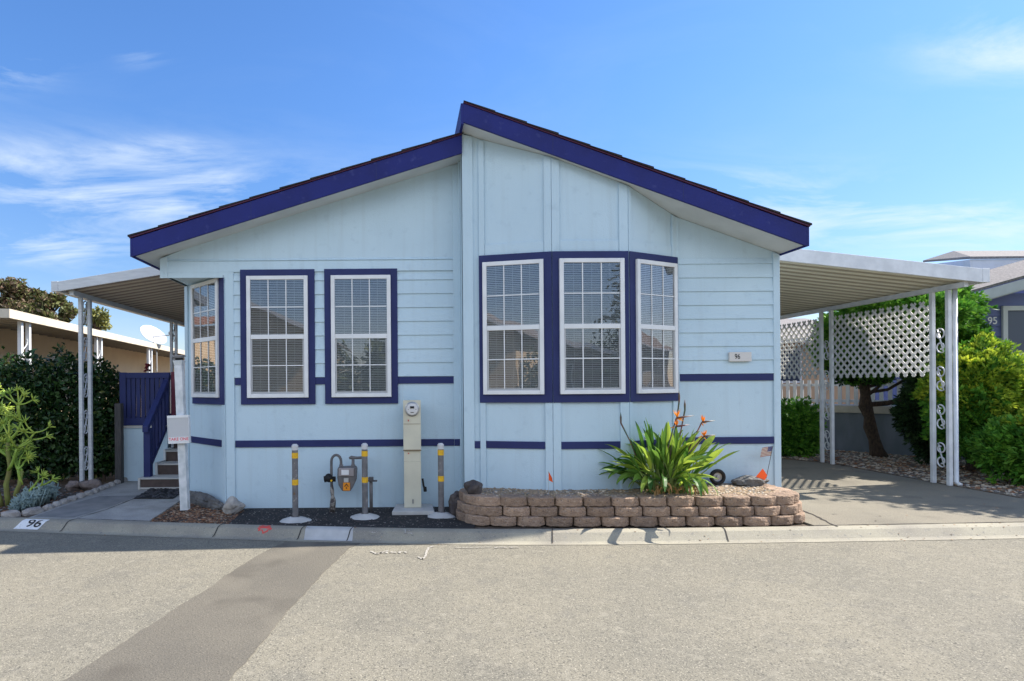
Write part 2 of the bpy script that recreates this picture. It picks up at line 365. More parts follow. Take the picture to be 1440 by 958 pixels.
# curb joints
mb = MB()
for px in (62, 300, 424, 495, 781, 1030):
    x = G(px, 748).x; sk = -.25
    for j in range(8):
        d0, d1 = .22*j/8, .22*(j+1)/8
        mb.poly([curb_pt(x-.006+sk*d0, d0, .0055), curb_pt(x+.006+sk*d0, d0, .0055), curb_pt(x+.006+sk*d1, d1, .0055), curb_pt(x-.006+sk*d1, d1, .0055)])
mb.build('joint', jm, curb, fix=False)

# ------------------------------------------------------------------ the house
Y0 = 7.24
house = empty('mobile_home', (.8, Y0, 0), 'pale blue mobile home with indigo roof fascia, navy window trim and a bay window', 'house')
class Line:
    def __init__(s, a, b):
        s.a = Vector((a[0], a[1], 0)); s.b = Vector((b[0], b[1], 0)); d = s.b-s.a; s.len = d.length; s.d = d.normalized(); s.n = Vector((s.d.y, -s.d.x, 0))
    def at(s, t, z, n=0): p = s.a+s.d*t+s.n*n; return Vector((p.x, p.y, z))
    def px(s, px, py=543):          # distance along the line where pixel column px meets it
        u, _ = uv(px, py); k = u/F; t = (k*s.a.y-s.a.x)/(s.d.x-k*s.d.y); return t
    def box(s, mb, t0, t1, z0, z1, n0, n1, z0b=None, z1b=None):
        z0b = z0 if z0b is None else z0b; z1b = z1 if z1b is None else z1b
        mb.hexa([s.at(t0, z0, n1), s.at(t1, z0b, n1), s.at(t1, z0b, n0), s.at(t0, z0, n0), s.at(t0, z1, n1), s.at(t1, z1b, n1), s.at(t1, z1b, n0), s.at(t0, z1, n0)])
XR = .70                       # ridge step
YA, YB, YC, YR = 6.93, 6.73, 6.745, 7.10
XA = uv(675, 543)[0]/F*YA; XB = uv(777, 543)[0]/F*YB; XC = uv(884, 543)[0]/F*YC; XD = uv(951, 500)[0]/F*YR
XE = uv(1096, 520)[0]/F*YR
XL = -3.02; XL2 = -2.215; YL2 = 8.07; YBK = 21.5
YFL, YFR = 6.88, 6.62
EL = P(186, 361, YFL); KL = P(641, 218, YFL)      # left fascia bottom ends
ER = P(1135, 346, YFR); KR = P(652, 172, YFR)
def zl(x): return lerp(EL.z, KL.z, (x-EL.x)/(KL.x-EL.x))-.0
def zr(x): return lerp(KR.z, ER.z, (x-KR.x)/(ER.x-KR.x))
lf = Line((XL2, Y0), (XR, Y0)); lcl = Line((XL, YL2), (XL2, Y0)); lup = Line((XL, Y0), (XR, Y0))
lret = Line((XR, Y0), (XR, YA)); lfa = Line((XR, YA), (XA, YA)); lab = Line((XA, YA), (XB, YB)); lbc = Line((XB, YB), (XC, YC)); lcd = Line((XC, YC), (XD, YR)); lde = Line((XD, YR), (XE, YR))
T = .06; ZU = 2.9; ZB = -.05
mb = MB()
lf.box(mb, 0, lf.len, ZB, ZU, -T, 0); lup.box(mb, 0, lup.len, ZU, zl(XL), -T, 0, None, zl(XR)+.25)
lcl.box(mb, 0, lcl.len, ZB, ZU, -T, 0)
mb.box(XL, XL+T, YL2, YBK, ZB, ZU); mb.box(XL, XL+T, Y0+T, YBK, ZU, 3.1)
mb.poly([(XL+.01, Y0+.01, ZU), (XL2, Y0+.01, ZU), (XL+.01, YL2, ZU)])
for ln, xa_, xb_ in ((lfa, XR, XA), (lab, XA, XB), (lbc, XB, XC), (lcd, XC, XD), (lde, XD, XE)):
    ln.box(mb, 0, ln.len, ZB, zr(xa_)+.015, -T, 0, None, zr(xb_)+.015)
lret.box(mb, 0, lret.len, ZB, zr(XR)+.01, -T, 0)
mb.box(XE-T, XE, YR+T, YBK, ZB, 3.1)
mb.box(XL, XE, YBK-.06, YBK+.0, ZB, 3.2)
mb.build('wall', blue, house)
# lap siding boards
def laps(ln, t0, t1, z0, z1, mb, step=.171):
    z = z0
    while z < z1-.02:
        zt = min(z+step, z1); a = [ln.at(t0, z, .020), ln.at(t0, zt, .005), ln.at(t0, zt, .001), ln.at(t0, z, .001)]
        mb.prism(a, ln.d*(t1-t0)); z += step
mb = MB()
x640 = lf.px(638); w1a, w1b, w2a, w2b = lf.px(343), lf.px(443), lf.px(458.5), lf.px(559.5)
ztop = P(400, 364, Y0).z
SZ = 1.575
for (a, b) in ((lf.px(330), w1a), (w1b, w2a), (w2b, x640)):
    mb = MB(); laps(lf, a, b, SZ+.045, 2.89, mb); mb.build('siding', blue, house)
mb = MB(); laps(lup, lup.px(238), lup.px(638), 2.93, ztop, mb, .14); mb.build('siding', blue, house)
mb = MB()
def fr(z0, z1, a, b, ln, mb, k=.012): ln.box(mb, a, b, z0, z1, 0, k)
r0, r1 = lde.px(955), lde.px(1087)
zt = P(1020, 352, YR).z
laps(lde, r0, r1, SZ+.045, 3.02, mb, .167)
mb.build('siding', blue, house)
# vertical boards and frieze boards
def board(ln, t0, t1, z0, z1, z1b=None, k=.02, name='corner_board', m=blue):
    mb = MB(); ln.box(mb, t0, t1, z0, z1, .0015, k, None, z1b); return mb.build(name, m, house, bevel=.003)
board(lf, 0, lf.px(330), ZB, ZU-.002)
board(lf, x640, lf.px(650), ZB, zl(lf.at(x640,0).x), zl(XR))
board(lup, 0, lup.px(238), ZU-.04, zl(XL)-.01, zl(XL)+.02)
mb = MB(); lup.box(mb, lup.px(238)+.002, lup.px(330), ZU-.04, ZU+.03, .0015, .018); mb.build('trim_board', blue, house, bevel=.002)
board(lcl, 0, .09, ZB, ZU-.002)
board(lcl, lcl.len-.09, lcl.len, ZB, ZU-.002)
board(lfa, 0.0, lfa.px(666.5), ZB, zr(XR)-.005, zr(XR+.1)-.005, .02)
board(lret, .0, .07, ZB, zr(XR)-.01)
def zx(ln, t): return zr(ln.at(t, 0).x)
board(lab, .002, lab.px(683), ZB, zr(XA)-.004, zx(lab, lab.px(683))-.004, .02)
t0 = lab.px(766.5); board(lab, t0, lab.len, ZB, zx(lab, t0)-.004, zr(XB)-.004, .02)
t0 = lbc.px(788); board(lbc, 0, t0, ZB, zr(XB)-.004, zx(lbc, t0)-.004, .02)
t0 = lbc.px(871.5); board(lbc, t0, lbc.len, ZB, zx(lbc, t0)-.004, zr(XC)-.004, .02)
t0 = lcd.px(888); board(lcd, 0, t0, ZB, zr(XC)-.004, zx(lcd, t0)-.004, .02)
t0 = lcd.px(945); board(lcd, t0, lcd.len, ZB, zx(lcd, t0)-.004, zr(XD)-.004, .02)
board(lde, 0.001, r0, ZB, zr(XD)-.004, zx(lde, r0)-.004, .02)
board(lde, r1, lde.len, ZB, zx(lde, r1)-.004, zr(XE)-.004, .024)
ZT, ZBT = 3.035, 1.295      # bay trim band
for ln, a, b in ((lab, lab.px(683)+.002, lab.px(766.5)-.002), (lbc, lbc.px(788)+.002, lbc.px(871.5)-.002), (lcd, lcd.px(888)+.002, lcd.px(945)-.002)):
    board(ln, a, b, ZT+.002, ZT+.13, None, .012, 'trim_board')
# navy bands
def band(ln, p0, p1, zc, h=.084, k=.017):
    mb = MB(); ln.box(mb, p0, p1, zc-h/2, zc+h/2, .0015, k); return mb.build('trim_band', navy, house, bevel=.002)
band(lf, lf.px(331), w1a-.002, SZ-.004); band(lf, w1b+.002, w2a-.002, SZ-.004); band(lf, w2b+.002, x640, SZ-.004)
LZ = .797
band(lf, lf.px(331), x640, LZ); band(lf, x640+.002, lf.px(650.5), LZ, k=.03)
band(lcl, .091, lcl.len-.091, LZ)
band(lfa, lfa.px(666.6), lfa.len-.004, LZ)
band(lab, lab.px(683)+.001, lab.px(766)-.001, .80); band(lbc, lbc.px(788)+.001, lbc.px(871)-.001, .80); band(lcd, lcd.px(888.5), lcd.px(944.5), .80)
band(lde, r0+.001, r1-.001, LZ+.01); band(lde, r0+.001, r1-.001, SZ)
# bay navy surround
for ln, a, b in ((lab, .0, lab.len), (lbc, 0, lbc.len), (lcd, 0, lcd.len)):
    mb = MB(); ln.box(mb, a, b, ZBT, ZT, .021, .034); mb.build('window_surround', navy, house, bevel=.003)

def window(ln, tc, W, Hh, z0, base, trim=None):
    """vinyl sash window on a wall line, centre tc, outer size W x Hh, bottom z0, standing base proud of the wall"""
    a, b = tc-W/2, tc+W/2; z1 = z0+Hh; fw = .048; zm = z0+Hh*.50
    def bx(mb, t0, t1, za, zb, n0, n1): ln.box(mb, t0, t1, za, zb, n0, n1)
    fr = MB(); n0, n1 = base, base+.035
    bx(fr, a, a+fw, z0, z1, n0, n1); bx(fr, b-fw, b, z0, z1, n0, n1); bx(fr, a+fw, b-fw, z0, z0+fw, n0, n1); bx(fr, a+fw, b-fw, z1-fw, z1, n0, n1)
    wo = fr.build('window', white, house, bevel=.004)
    s = MB(); bx(s, a+fw+.001, b-fw-.001, zm-.028, zm+.028, n0, n1-.004); s.build('meeting_rail', white, wo, bevel=.003)
    s = MB(); k = .016; g = mat('lower_sash_grey', (.42, .43, .44), .5)
    bx(s, a+fw+.001, a+fw+k+.004, z0+fw+.001, zm-.029, n0, n1-.012); bx(s, b-fw-k-.004, b-fw-.001, z0+fw+.001, zm-.029, n0, n1-.012); bx(s, a+fw+k+.005, b-fw-k-.005, z0+fw+.001, z0+fw+k+.008, n0, n1-.012)
    s.build('lower_sash', g, wo)
    # glass panes
    p = MB(); p.poly([ln.at(a+fw, zm+.02, n0+.018), ln.at(b-fw, zm+.02, n0+.018), ln.at(b-fw, z1-fw, n0+.018), ln.at(a+fw, z1-fw, n0+.018)]); p.build('pane', glassm, wo, fix=False)
    p = MB(); p.poly([ln.at(a+fw, z0+fw, n0+.016), ln.at(b-fw, z0+fw, n0+.016), ln.at(b-fw, zm-.02, n0+.016), ln.at(a+fw, zm-.02, n0+.016)]); p.build('pane', glassm, wo, fix=False)
    # muntins
    m_ = MB(); wd = .006
    for (zl_, zh) in ((zm+.028, z1-fw), (z0+fw+.02, zm-.028)):
        for k in (1, 2):
            t = lerp(a+fw, b-fw, k/3); bx(m_, t-wd, t+wd, zl_, zh, n0+.019, n0+.024)
        zz = (zl_+zh)/2
        for k in range(3): bx(m_, lerp(a+fw, b-fw, k/3)+wd, lerp(a+fw, b-fw, (k+1)/3)-wd, zz-wd, zz+wd, n0+.019, n0+.024)
    m_.build('muntin', white, wo)
    # blinds and dim room behind them
    bl = MB(); z = z0+fw+.006; rj = random.Random(int(tc*1000)+int(W*500)); sh_ = rj.uniform(.0105, .0145)
    while z < z1-fw-.01:
        bl.hexa([ln.at(a+fw, z, n0+.013), ln.at(b-fw, z, n0+.013), ln.at(b-fw, z+sh_+rj.uniform(-.0015, .0015), n0+.003), ln.at(a+fw, z+sh_, n0+.003), ln.at(a+fw, z+.0015, n0+.0135), ln.at(b-fw, z+.0015, n0+.0135), ln.at(b-fw, z+sh_+.0015, n0+.0035), ln.at(a+fw, z+sh_+.0015, n0+.0035)])
        z += .021+rj.uniform(-.0012, .0012)
    for k in (.18, .5, .82):
        t = lerp(a+fw, b-fw, k); bx(bl, t-.002, t+.002, z0+fw, z1-fw, n0+.0137, n0+.0145)
    bl.build('blind', blindm, wo, fix=False)
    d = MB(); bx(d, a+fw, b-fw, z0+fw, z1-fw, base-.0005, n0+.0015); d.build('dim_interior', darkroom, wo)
    if trim:
        t = MB(); tw = trim; c = base
        bx(t, a-tw, a-.001, z0-tw, z1+tw, .0015, c+.006); bx(t, b+.001, b+tw, z0-tw, z1+tw, .0015, c+.006); bx(t, a-.001, b+.001, z0-tw, z0-.001, .0015, c+.006); bx(t, a-.001, b+.001, z1+.001, z1+tw, .0015, c+.006)
        t.build('trim', navy, wo, bevel=.003)
    return wo
for pc in ((348.8, 434.4), (466.8, 550.4)):
    a, b = lf.px(pc[0]), lf.px(pc[1]); window(lf, (a+b)/2, b-a, 1.505, 1.368, .021, .083)
a, b = lcl.px(274.2), lcl.px(311.3)
window(lcl, (a+b)/2, b-a, 1.50, 1.373, .021)
# wider navy board on the street side of the corner window
for ln, p0, p1 in ((lab, 680.3, 765.5), (lbc, 786, 876.5), (lcd, 891.5, 947.5)):
    a, b = ln.px(p0), ln.px(p1); window(ln, (a+b)/2, b-a, 1.555, 1.392, .0345)
mb = MB(); a = lcl.px(311.3)+.003; lcl.box(mb, a, lcl.len-.0, 1.285, 2.89, .0215, .03); lcl.box(mb, lcl.px(274.2)-.02, a-.001, 1.285, 1.369, .0215, .03); mb.build('window_surround', navy, house)
# roofs
rt = .235
def roof_half(xe, ze, xk, zk, yf, name):
    """soffit/deck slab, fascia in front and shingles on top; e = eave, k = ridge side"""
    d = MB(); d.hexa([(xe, yf+.03, ze+.02), (xk, yf+.03, zk+.02), (xk, YBK+.4, zk+.02), (xe, YBK+.4, ze+.02), (xe, yf+.03, ze+rt-.03), (xk, yf+.03, zk+rt-.03), (xk, YBK+.4, zk+rt-.03), (xe, YBK+.4, ze+rt-.03)])
    r = d.build('soffit', soffit, house)
    f = MB(); f.hexa([(xe, yf, ze), (xk, yf, zk), (xk, yf+.028, zk), (xe, yf+.028, ze), (xe, yf, ze+rt-.02), (xk, yf, zk+rt-.02), (xk, yf+.028, zk+rt-.02), (xe, yf+.028, ze+rt-.02)])
    fo_ = f.build('fascia', fasc, house, bevel=.003)
    j_ = MB()
    for k_ in (.36, .74):
        x_ = lerp(xe, xk, k_); z_ = lerp(ze, zk, k_); j_.box(x_-.0025, x_+.0025, yf-.0015, yf-.0005, z_+.004, z_+rt-.028)
    j_.build('joint', navy, fo_)
    e = MB(); sgn = -1 if xe < xk else 1
    e.box(min(xe, xe+sgn*.025), max(xe, xe+sgn*.025), yf+.0, YBK+.4, ze, ze+rt-.02); e.build('fascia', fasc, house)
    s = MB(); s.hexa([(xe+sgn*.03, yf-.012, ze+rt-.019), (xk, yf-.012, zk+rt-.019), (xk, YBK+.4, zk+rt-.018), (xe+sgn*.03, YBK+.4, ze+rt-.018), (xe+sgn*.03, yf-.012, ze+rt-.005), (xk, yf-.012, zk+rt-.005), (xk, YBK+.4, zk+rt-.005), (xe+sgn*.03, YBK+.4, ze+rt-.005)])
    s.build('drip_edge', drip, house)
    s = MB(); L_ = abs(xk-xe); n = int(L_/.34); rnd = random.Random(3)
    for i in range(n):
        x0, x1 = lerp(xe+sgn*.045, xk, i/n), lerp(xe+sgn*.045, xk, (i+1)/n); z0 = lerp(ze, zk, i/n)+rt-.004; z1 = lerp(ze, zk, (i+1)/n)+rt-.004
        yj = yf-.02-rnd.uniform(0, .01); th = .017+rnd.uniform(0, .006)
        s.hexa([(x0, yj, z0), (x1, yj, z1), (x1, YBK+.42, z1), (x0, YBK+.42, z0), (x0, yj, z0+th), (x1, yj, z1+th*.35), (x1, YBK+.42, z1+th*.35), (x0, YBK+.42, z0+th)])
    s.build('roof', shing, house)
roof_half(EL.x, EL.z, XR, zl(XR), YFL, 'left')
xk = KR.x
roof_half(ER.x, ER.z, xk, KR.z, YFR, 'right')
mb = MB(); mb.box(xk-.03, xk, YFR+.0, YBK+.4, KR.z-.02, KR.z+rt-.02); mb.build('fascia', fasc, house)
mb = MB(); mb.box(xk-.025, xk+.05, YFR+.33, YBK, zl(XR)+rt-.1, KR.z-.02); mb.build('ridge_wall', blue, house)
# number plate
lp = lde; a, b = lp.px(1023), lp.px(1054); zc = P(1038, 502, YR).z
mb = MB(); lp.box(mb, a, b, zc-.057, zc+.057, .02, .05); pl_ = mb.build('number_plate', mat('plate_beige', (.62,.60,.58), .6), house, bevel=.004)
text_obj('96', .085, lambda v: lp.at(a+.095+v.x*.8, zc+v.y, .052), blackp, pl_, 'digits')

# ------------------------------------------------------------------ awnings
def scroll_pts(y0, z0, w_, h_):     # an S scroll in the YZ plane between two posts
    pts = []
    n = 22; cx = y0+w_*.55; cz = z0+h_-w_*.42
    for i in range(n):
        a = lerp(math.pi*2.6, 0.35*math.pi, i/(n-1)); r = w_*.42*(.35+.65*(i/(n-1))); pts.append((cx+math.cos(a)*r, cz+math.sin(a)*r))
    half = pts; other = [(2*(y0+w_/2)-y, 2*(z0+h_/2)-z) for y, z in reversed(half)]
    return half+other
def awning(name, label, xi, zi, xo, zo, yf, yb, pairs, fh, lattice=None, colr=wmetal, soff=None, seamm=None):
    """corrugated pan roof from xi (house side) to xo (outer edge)"""
    root = empty(name, (xo, yf, 0), label, 'carport')
    n = int((yb-yf)/.2); mb = MB()
    for i in range(n):
        y0 = yf+.03+i*.2; prof = [(0, 0), (.012, .042), (.165, .042), (.177, 0), (.2, 0)]
        for (a, za), (b, zb) in zip(prof, prof[1:]):
            mb.poly([(xi, y0+a, zi+za+.03), (xo, y0+a, zo+za+.03), (xo, y0+b, zo+zb+.03), (xi, y0+b, zi+zb+.03)])
        mb.poly([(xi, y0, zi+.085), (xo, y0, zo+.085), (xo, y0+.2, zo+.085), (xi, y0+.2, zi+.085)])
    mb.build('roof_panel', soff, root, fix=False)
    mb = MB()
    for i in range(n):
        y0 = yf+.03+i*.2; mb.hexa([(xi, y0-.007, zi+.008), (xo, y0-.007, zo+.008), (xo, y0+.007, zo+.008), (xi, y0+.007, zi+.008), (xi, y0-.007, zi+.029), (xo, y0-.007, zo+.029), (xo, y0+.007, zo+.029), (xi, y0+.007, zi+.029)])
    mb.build('seam', seamm, root)
    f = MB(); f.hexa([(xi, yf, zi), (xo, yf, zo), (xo, yf+.028, zo), (xi, yf+.028, zi), (xi, yf, zi+fh), (xo, yf, zo+fh), (xo, yf+.028, zo+fh), (xi, yf+.028, zi+fh)])
    f.build('fascia', colr, root, bevel=.004)
    sgn = 1 if xo > xi else -1
    e = MB(); e.box(min(xo, xo+sgn*.1), max(xo, xo+sgn*.1), yf-.004, yb, zo+.0, zo+fh+.004); e.build('gutter', colr, root, bevel=.004)
    b = MB(); bx = xo-sgn*.15; b.box(bx-.03, bx+.03, yf+.08, yb, zo-.045, zo+.026); b.build('beam', colr, root)
    pm = []
    for (ya, yb_) in pairs:
        for y in (ya, yb_):
            p = MB(); ww = .027; p.box(bx-ww, bx+ww, y-ww, y+ww, 0, zo-.046); po = p.build('post', colr, root, bevel=.006)
        ww = .027; zz = .25; hh = .36
        while zz < zo-.4:
            pts = scroll_pts(ya+ww, zz, yb_-ya-2*ww, hh)
            s = MB(); s.tube([(bx, y, z) for y, z in pts], .010, 6); s.build('scroll', colr, po, smooth=True); zz += hh*1.55
    return root, bx
xo = P(1392, 397, 8.07); zi = H+ (uv(1097, 366)[1])/F*8.07; xi = uv(1097, 366)[0]/F*8.07
sl_ = (xo.z-zi)/(xo.x-xi); xi2 = 4.75
soffR = mat('cream_pan_roof', (.74, .72, .61), .5, (.66, .64, .54), 2)
soffL = mat('brown_pan_roof', (.34, .28, .25), .5, (.27, .22, .20), 2)
fasR = mat('grey_awning_metal', (.60, .62, .65), .4, (.50, .52, .55), 5, stretch=(1, 1, 8))
carR, bxR = awning('carport', 'grey metal carport on white scroll posts, fitted with white lattice panels', xi2, zi+sl_*(xi2-xi), xo.x-.1, xo.z, 8.07, 16.5, [(8.42, 8.68), (10.73, 10.99)], .19, soff=soffR, colr=wmetal, seamm=mat('tan_seam', (.40,.37,.30), .5))
xo = P(72, 410, 8.5); zi = H+uv(227, 386)[1]/F*8.5; xi = uv(227, 386)[0]/F*8.5; sl_ = (xo.z-zi)/(xo.x-xi)
carL, bxL = awning('porch_awning', 'pale grey porch awning with brown pan underside, beside the entry steps', -3.06, zi+sl_*(-3.06-xi), xo.x+.1, xo.z, 8.5, 18.0, [(8.82, 9.07), (12.25, 12.5), (15.6, 15.85)], .145, soff=soffL, colr=fasR, seamm=mat('glint_seam', (.60,.54,.48), .4))  # pale seam colour stands in for sun glints along the pans
def lattice(y0, y1, z0, z1, x, parent, m, pitch=.15, sw=.04):
    mb = MB(); th = .006
    k = pitch
    for sgn, xx in ((1, x-th), (-1, x+th)):
        c = -(z1-z0)-k
        while c < (y1-y0)+(z1-z0)+k:
            # line: y = y0 + c + s*(z-z0)  ; clip to rectangle
            pts = []
            if sgn == 1: f0 = lambda z: y0+c+(z-z0)
            else: f0 = lambda z: y0+c+(z1-z0)-(z-z0) - (z1-z0)*0
            za, zb = z0, z1; ya, yb = f0(za), f0(zb)
            # clip in y
            dz = (zb-za); dy = yb-ya; t0, t1 = 0, 1
            ta = (y0-ya)/dy; tb = (y1-ya)/dy
            lo, hi = min(ta, tb), max(ta, tb); t0 = max(0, lo); t1 = min(1, hi)
            if t1 > t0+.01:
                A = Vector((xx, ya+dy*t0, za+dz*t0)); B = Vector((xx, ya+dy*t1, za+dz*t1)); d = (B-A).normalized(); nr = Vector((0, -d.z, d.y))*sw/2
                q = [A-nr, B-nr, B+nr, A+nr]
                mb.prism(q, (th, 0, 0))
            c += k
    return mb.build('lattice_panel', m, parent)
lat = mat('white_vinyl_lattice', (.84, .84, .83), .5, trans=.3)
lattice(8.74, 10.68, 1.59, 2.71, bxR, carR, lat)
lattice(11.05, 13.4, 1.59, 2.71, bxR, carR, lat)
# rain pipe beside front post
mb = MB(); mb.tube([(bxR+.075, 8.40, 2.9), (bxR+.075, 8.40, .06), (bxR+.07, 8.33, .02)], .03, 10); mb.build('downpipe', wmetal, carR, smooth=True)

# post footings on the left
for i, (px, py, s, lb) in enumerate(((104, 686, .11, 'squarish brown stone against the front foot of the awning post'), (123, 684, .12, 'rounded brown stone wedged behind the awning post foot'))):
    pass

# ------------------------------------------------------------------ rocks
def rock(name, loc, size, m, label, seed, cat='rock', group=None, sub=3, amp=.28, flat=.0):
    bm = bmesh.new(); bmesh.ops.create_icosphere(bm, subdivisions=sub, radius=1)
    for v in bm.verts:
        n1 = noise.noise(v.co*1.1+Vector((seed*3.1, seed, 0))); n2 = noise.noise(v.co*3+Vector((seed, 5, 2))); k = 1+amp*n1*1.6+amp*.5*n2
        v.co = v.co*k
        v.co.z = max(v.co.z, -.75)
        v.co = Vector((v.co.x*size[0], v.co.y*size[1], v.co.z*size[2]+size[2]*.75))
    me = bpy.data.meshes.new(name); bm.to_mesh(me); bm.free(); me.materials.append(m)
    o = bpy.data.objects.new(name, me); col.objects.link(o); o.location = loc
    tag(o, label, cat, group); return o
darkrock = mat('dark_lava_rock', (.055, .045, .045), .9, (.11, .095, .09), 9, .9, 25, dist=.03)
palerock = mat('pale_rock', (.42, .39, .35), .9, (.24, .23, .22), 7, .8, 22, dist=.03)
greyrock = mat('grey_rock', (.17, .165, .16), .9, (.09, .088, .086), 9, .9, 25, dist=.03)
brownrock = mat('brown_stone', (.24, .19, .17), .9, (.15, .12, .11), 9, .8, 25, dist=.03)
p = G(104, 693); rock('stone', (bxL-.07, 8.74, -.02), (.115, .1, .085), brownrock, 'blocky brown stone at the foot of the front awning post, on its left', 4)
rock('stone', (bxL+.19, 8.72, -.02), (.155, .11, .09), brownrock, 'wider brown stone at the foot of the front awning post, beside the path', 9)
p = G(327, 720); rock('rock', (p.x, p.y, -.01), (.13, .1, .1), palerock, 'pale rough rock on the mulch by the corner of the blue wall', 5)
for i in range(6):
    t = .12+i*.16; q = lcl.at(lcl.len*t, 0, .1)
p = G(642, 724); rock('rock', (p.x, p.y-.02, -.01), (.09, .09, .155), darkrock, 'dark upright lava rock at the left end of the block planter', 7)
rock('rock', (P(667, 690, 6.5).x-.0, 6.55, .285), (.095, .09, .085), darkrock, 'dark lava rock resting on top of the left end of the block planter', 8)
rock('rock', (4.1, 6.93, .27), (.2, .1, .075), greyrock, 'grey striped rock on the planter soil beside the small flag', 11)
# rubble edging along the angled wall
mb = MB(); root = None
bm = bmesh.new(); bmesh.ops.create_icosphere(bm, subdivisions=4, radius=1)
for v in bm.verts:
    k = 1+.22*noise.noise(v.co*Vector((9, 2, 2)).length*.3+v.co*2)+.1*noise.noise(v.co*7); v.co *= k
    t = (v.co.x+1)/2; v.co = lcl.at(lerp(.1, lcl.len+.12, t), .03+v.co.z*.11, .10-v.co.y*.075)
me = bpy.data.meshes.new('driftwood_log'); bm.to_mesh(me); bm.free(); me.materials.append(greyrock); o = bpy.data.objects.new('stone_edging', me); col.objects.link(o)
tag(o, 'lumpy grey stone edging lying along the foot of the angled blue wall', 'edging')
# ------------------------------------------------------------------ stone border on the left of the path
edge_pts = [G(-40, 727), G(0, 726), G(30, 724), G(62, 718), G(95, 706), G(130, 694), G(160, 682), G(180, 675)]
stonem = mat('pale_edging_stone', (.40, .38, .36), .9, (.27, .25, .24), 12, .7, 30, dist=.03)
bord = empty('stone_border', edge_pts[3], 'curving border of pale edging stones between the planted bed and the concrete path', 'border')
tot = 0; seg = []
for a, b in zip(edge_pts, edge_pts[1:]):
    n = max(1, int((b-a).length/.17))
    for i in range(n): seg.append((a.lerp(b, i/n), a.lerp(b, (i+1)/n)))
for i, (a, b) in enumerate(seg):
    bm = bmesh.new(); bmesh.ops.create_icosphere(bm, subdivisions=2, radius=1); c = (a+b)/2; d = (b-a)/2*1.02; nn = Vector((-d.y, d.x, 0)).normalized()*.055
    for v in bm.verts:
        k = 1+.25*noise.noise(v.co*1.5+Vector((i*3.3, 0, 0))); q = v.co*k; q = Vector([max(-.92, min(.92, t)) for t in q])
        v.co = c+d*q.x+nn*q.y+Vector((0, 0, .012+q.z*.055))
    me = bpy.data.meshes.new('stone'); bm.to_mesh(me); bm.free(); me.materials.append(stonem); o = bpy.data.objects.new('stone', me); col.objects.link(o); o.parent = bord; o.matrix_parent_inverse = bord.matrix_basis.inverted()

# ------------------------------------------------------------------ block planter
path = [(.60, 6.95), (.59, 6.62), (.68, 6.38), (.88, 6.26), (1.4, 6.21), (2.4, 6.17), (3.5, 6.15), (3.95, 6.17), (4.25, 6.28), (4.40, 6.5), (4.42, 6.8), (4.38, 7.05)]
def smooth_path(pts, n=20):
    out_ = []
    for i in range(len(pts)-1):
        p0 = Vector(pts[max(i-1, 0)]); p1 = Vector(pts[i]); p2 = Vector(pts[i+1]); p3 = Vector(pts[min(i+2, len(pts)-1)])
        for k in range(n):
            t = k/n; out_.append(.5*((2*p1)+(-p0+p2)*t+(2*p0-5*p1+4*p2-p3)*t*t+(-p0+3*p1-3*p2+p3)*t**3))
    out_.append(Vector(pts[-1])); return out_
sp = smooth_path(path)
blockm = mat('tumbled_block', (.37, .26, .185), .95, (.25, .175, .13), 14, 1.0, 45, speck=[((.42,.32,.25), 30, .56, .75), ((.10,.08,.07), 60, .60, .75)], dist=.02, objrand=.22)
def block_mesh(seed):
    bm = bmesh.new(); rnd = random.Random(seed)
    hw, hb, dp, hh = .142, .10, .21, .048
    outl = [(-hb, dp), (-hw, .055)] + [(-hw+ (2*hw)*i/6, .022-.05*math.sin(math.pi*i/6)) for i in range(7)] + [(hw, .055), (hb, dp)]
    lo = [bm.verts.new((x, y, -hh)) for x, y in outl]; hi = [bm.verts.new((x, y, hh)) for x, y in outl]
    bm.faces.new(lo[::-1]); bm.faces.new(hi); n = len(outl)
    for i in range(n): bm.faces.new((lo[i], lo[(i+1)%n], hi[(i+1)%n], hi[i]))
    bmesh.ops.bevel(bm, geom=bm.edges[:], offset=.009, segments=1, affect='EDGES')
    bmesh.ops.subdivide_edges(bm, edges=[e for e in bm.edges if e.calc_length() > .03], cuts=2, use_grid_fill=True)
    bmesh.ops.triangulate(bm, faces=bm.faces[:])
    for v in bm.verts:
        q = v.co*22+Vector((seed*7, 0, 0)); k = noise.noise_vector(q)*.0055+noise.noise_vector(q*.4)*.006
        if v.co.y > .06: k *= .4
        v.co += k
    me = bpy.data.meshes.new('block'); bm.to_mesh(me); bm.free(); me.materials.append(blockm); return me
bms = [block_mesh(i) for i in range(6)]
planter = empty('block_planter', (2.4, 6.3, 0), 'curved three course planter wall of brown tumbled concrete blocks in front of the bay', 'planter')
cum = [0]
for a, b in zip(sp, sp[1:]): cum.append(cum[-1]+(b-a).length)
def at_len(s):
    s = max(0, min(cum[-1]-1e-4, s))
    for i in range(len(cum)-1):
        if s <= cum[i+1]: break
    t = (s-cum[i])/(cum[i+1]-cum[i]); p_ = sp[i].lerp(sp[i+1], t); d = (sp[min(i+3, len(sp)-1)]-sp[max(i-2, 0)]).normalized(); return p_, d
rnd = random.Random(5)
for row in range(3):
    off = (row % 2)*.146+.1; inset = row*.028; s = off+(.12 if row == 2 else 0)
    while s < cum[-1]-.02:
        p_, d = at_len(s); nrm = Vector((-d.y, d.x))   # inward
        o = bpy.data.objects.new('block', bms[rnd.randrange(6)]); col.objects.link(o)
        o.parent = planter; o.matrix_parent_inverse = planter.matrix_basis.inverted()
        o.location = (p_.x+nrm.x*(inset+.0), p_.y+nrm.y*(inset+.0), .042+row*.1)
        o.rotation_euler = (rnd.uniform(-.015, .015), rnd.uniform(-.015, .015), math.atan2(d.y, d.x)+rnd.uniform(-.03, .03))
        s += .298
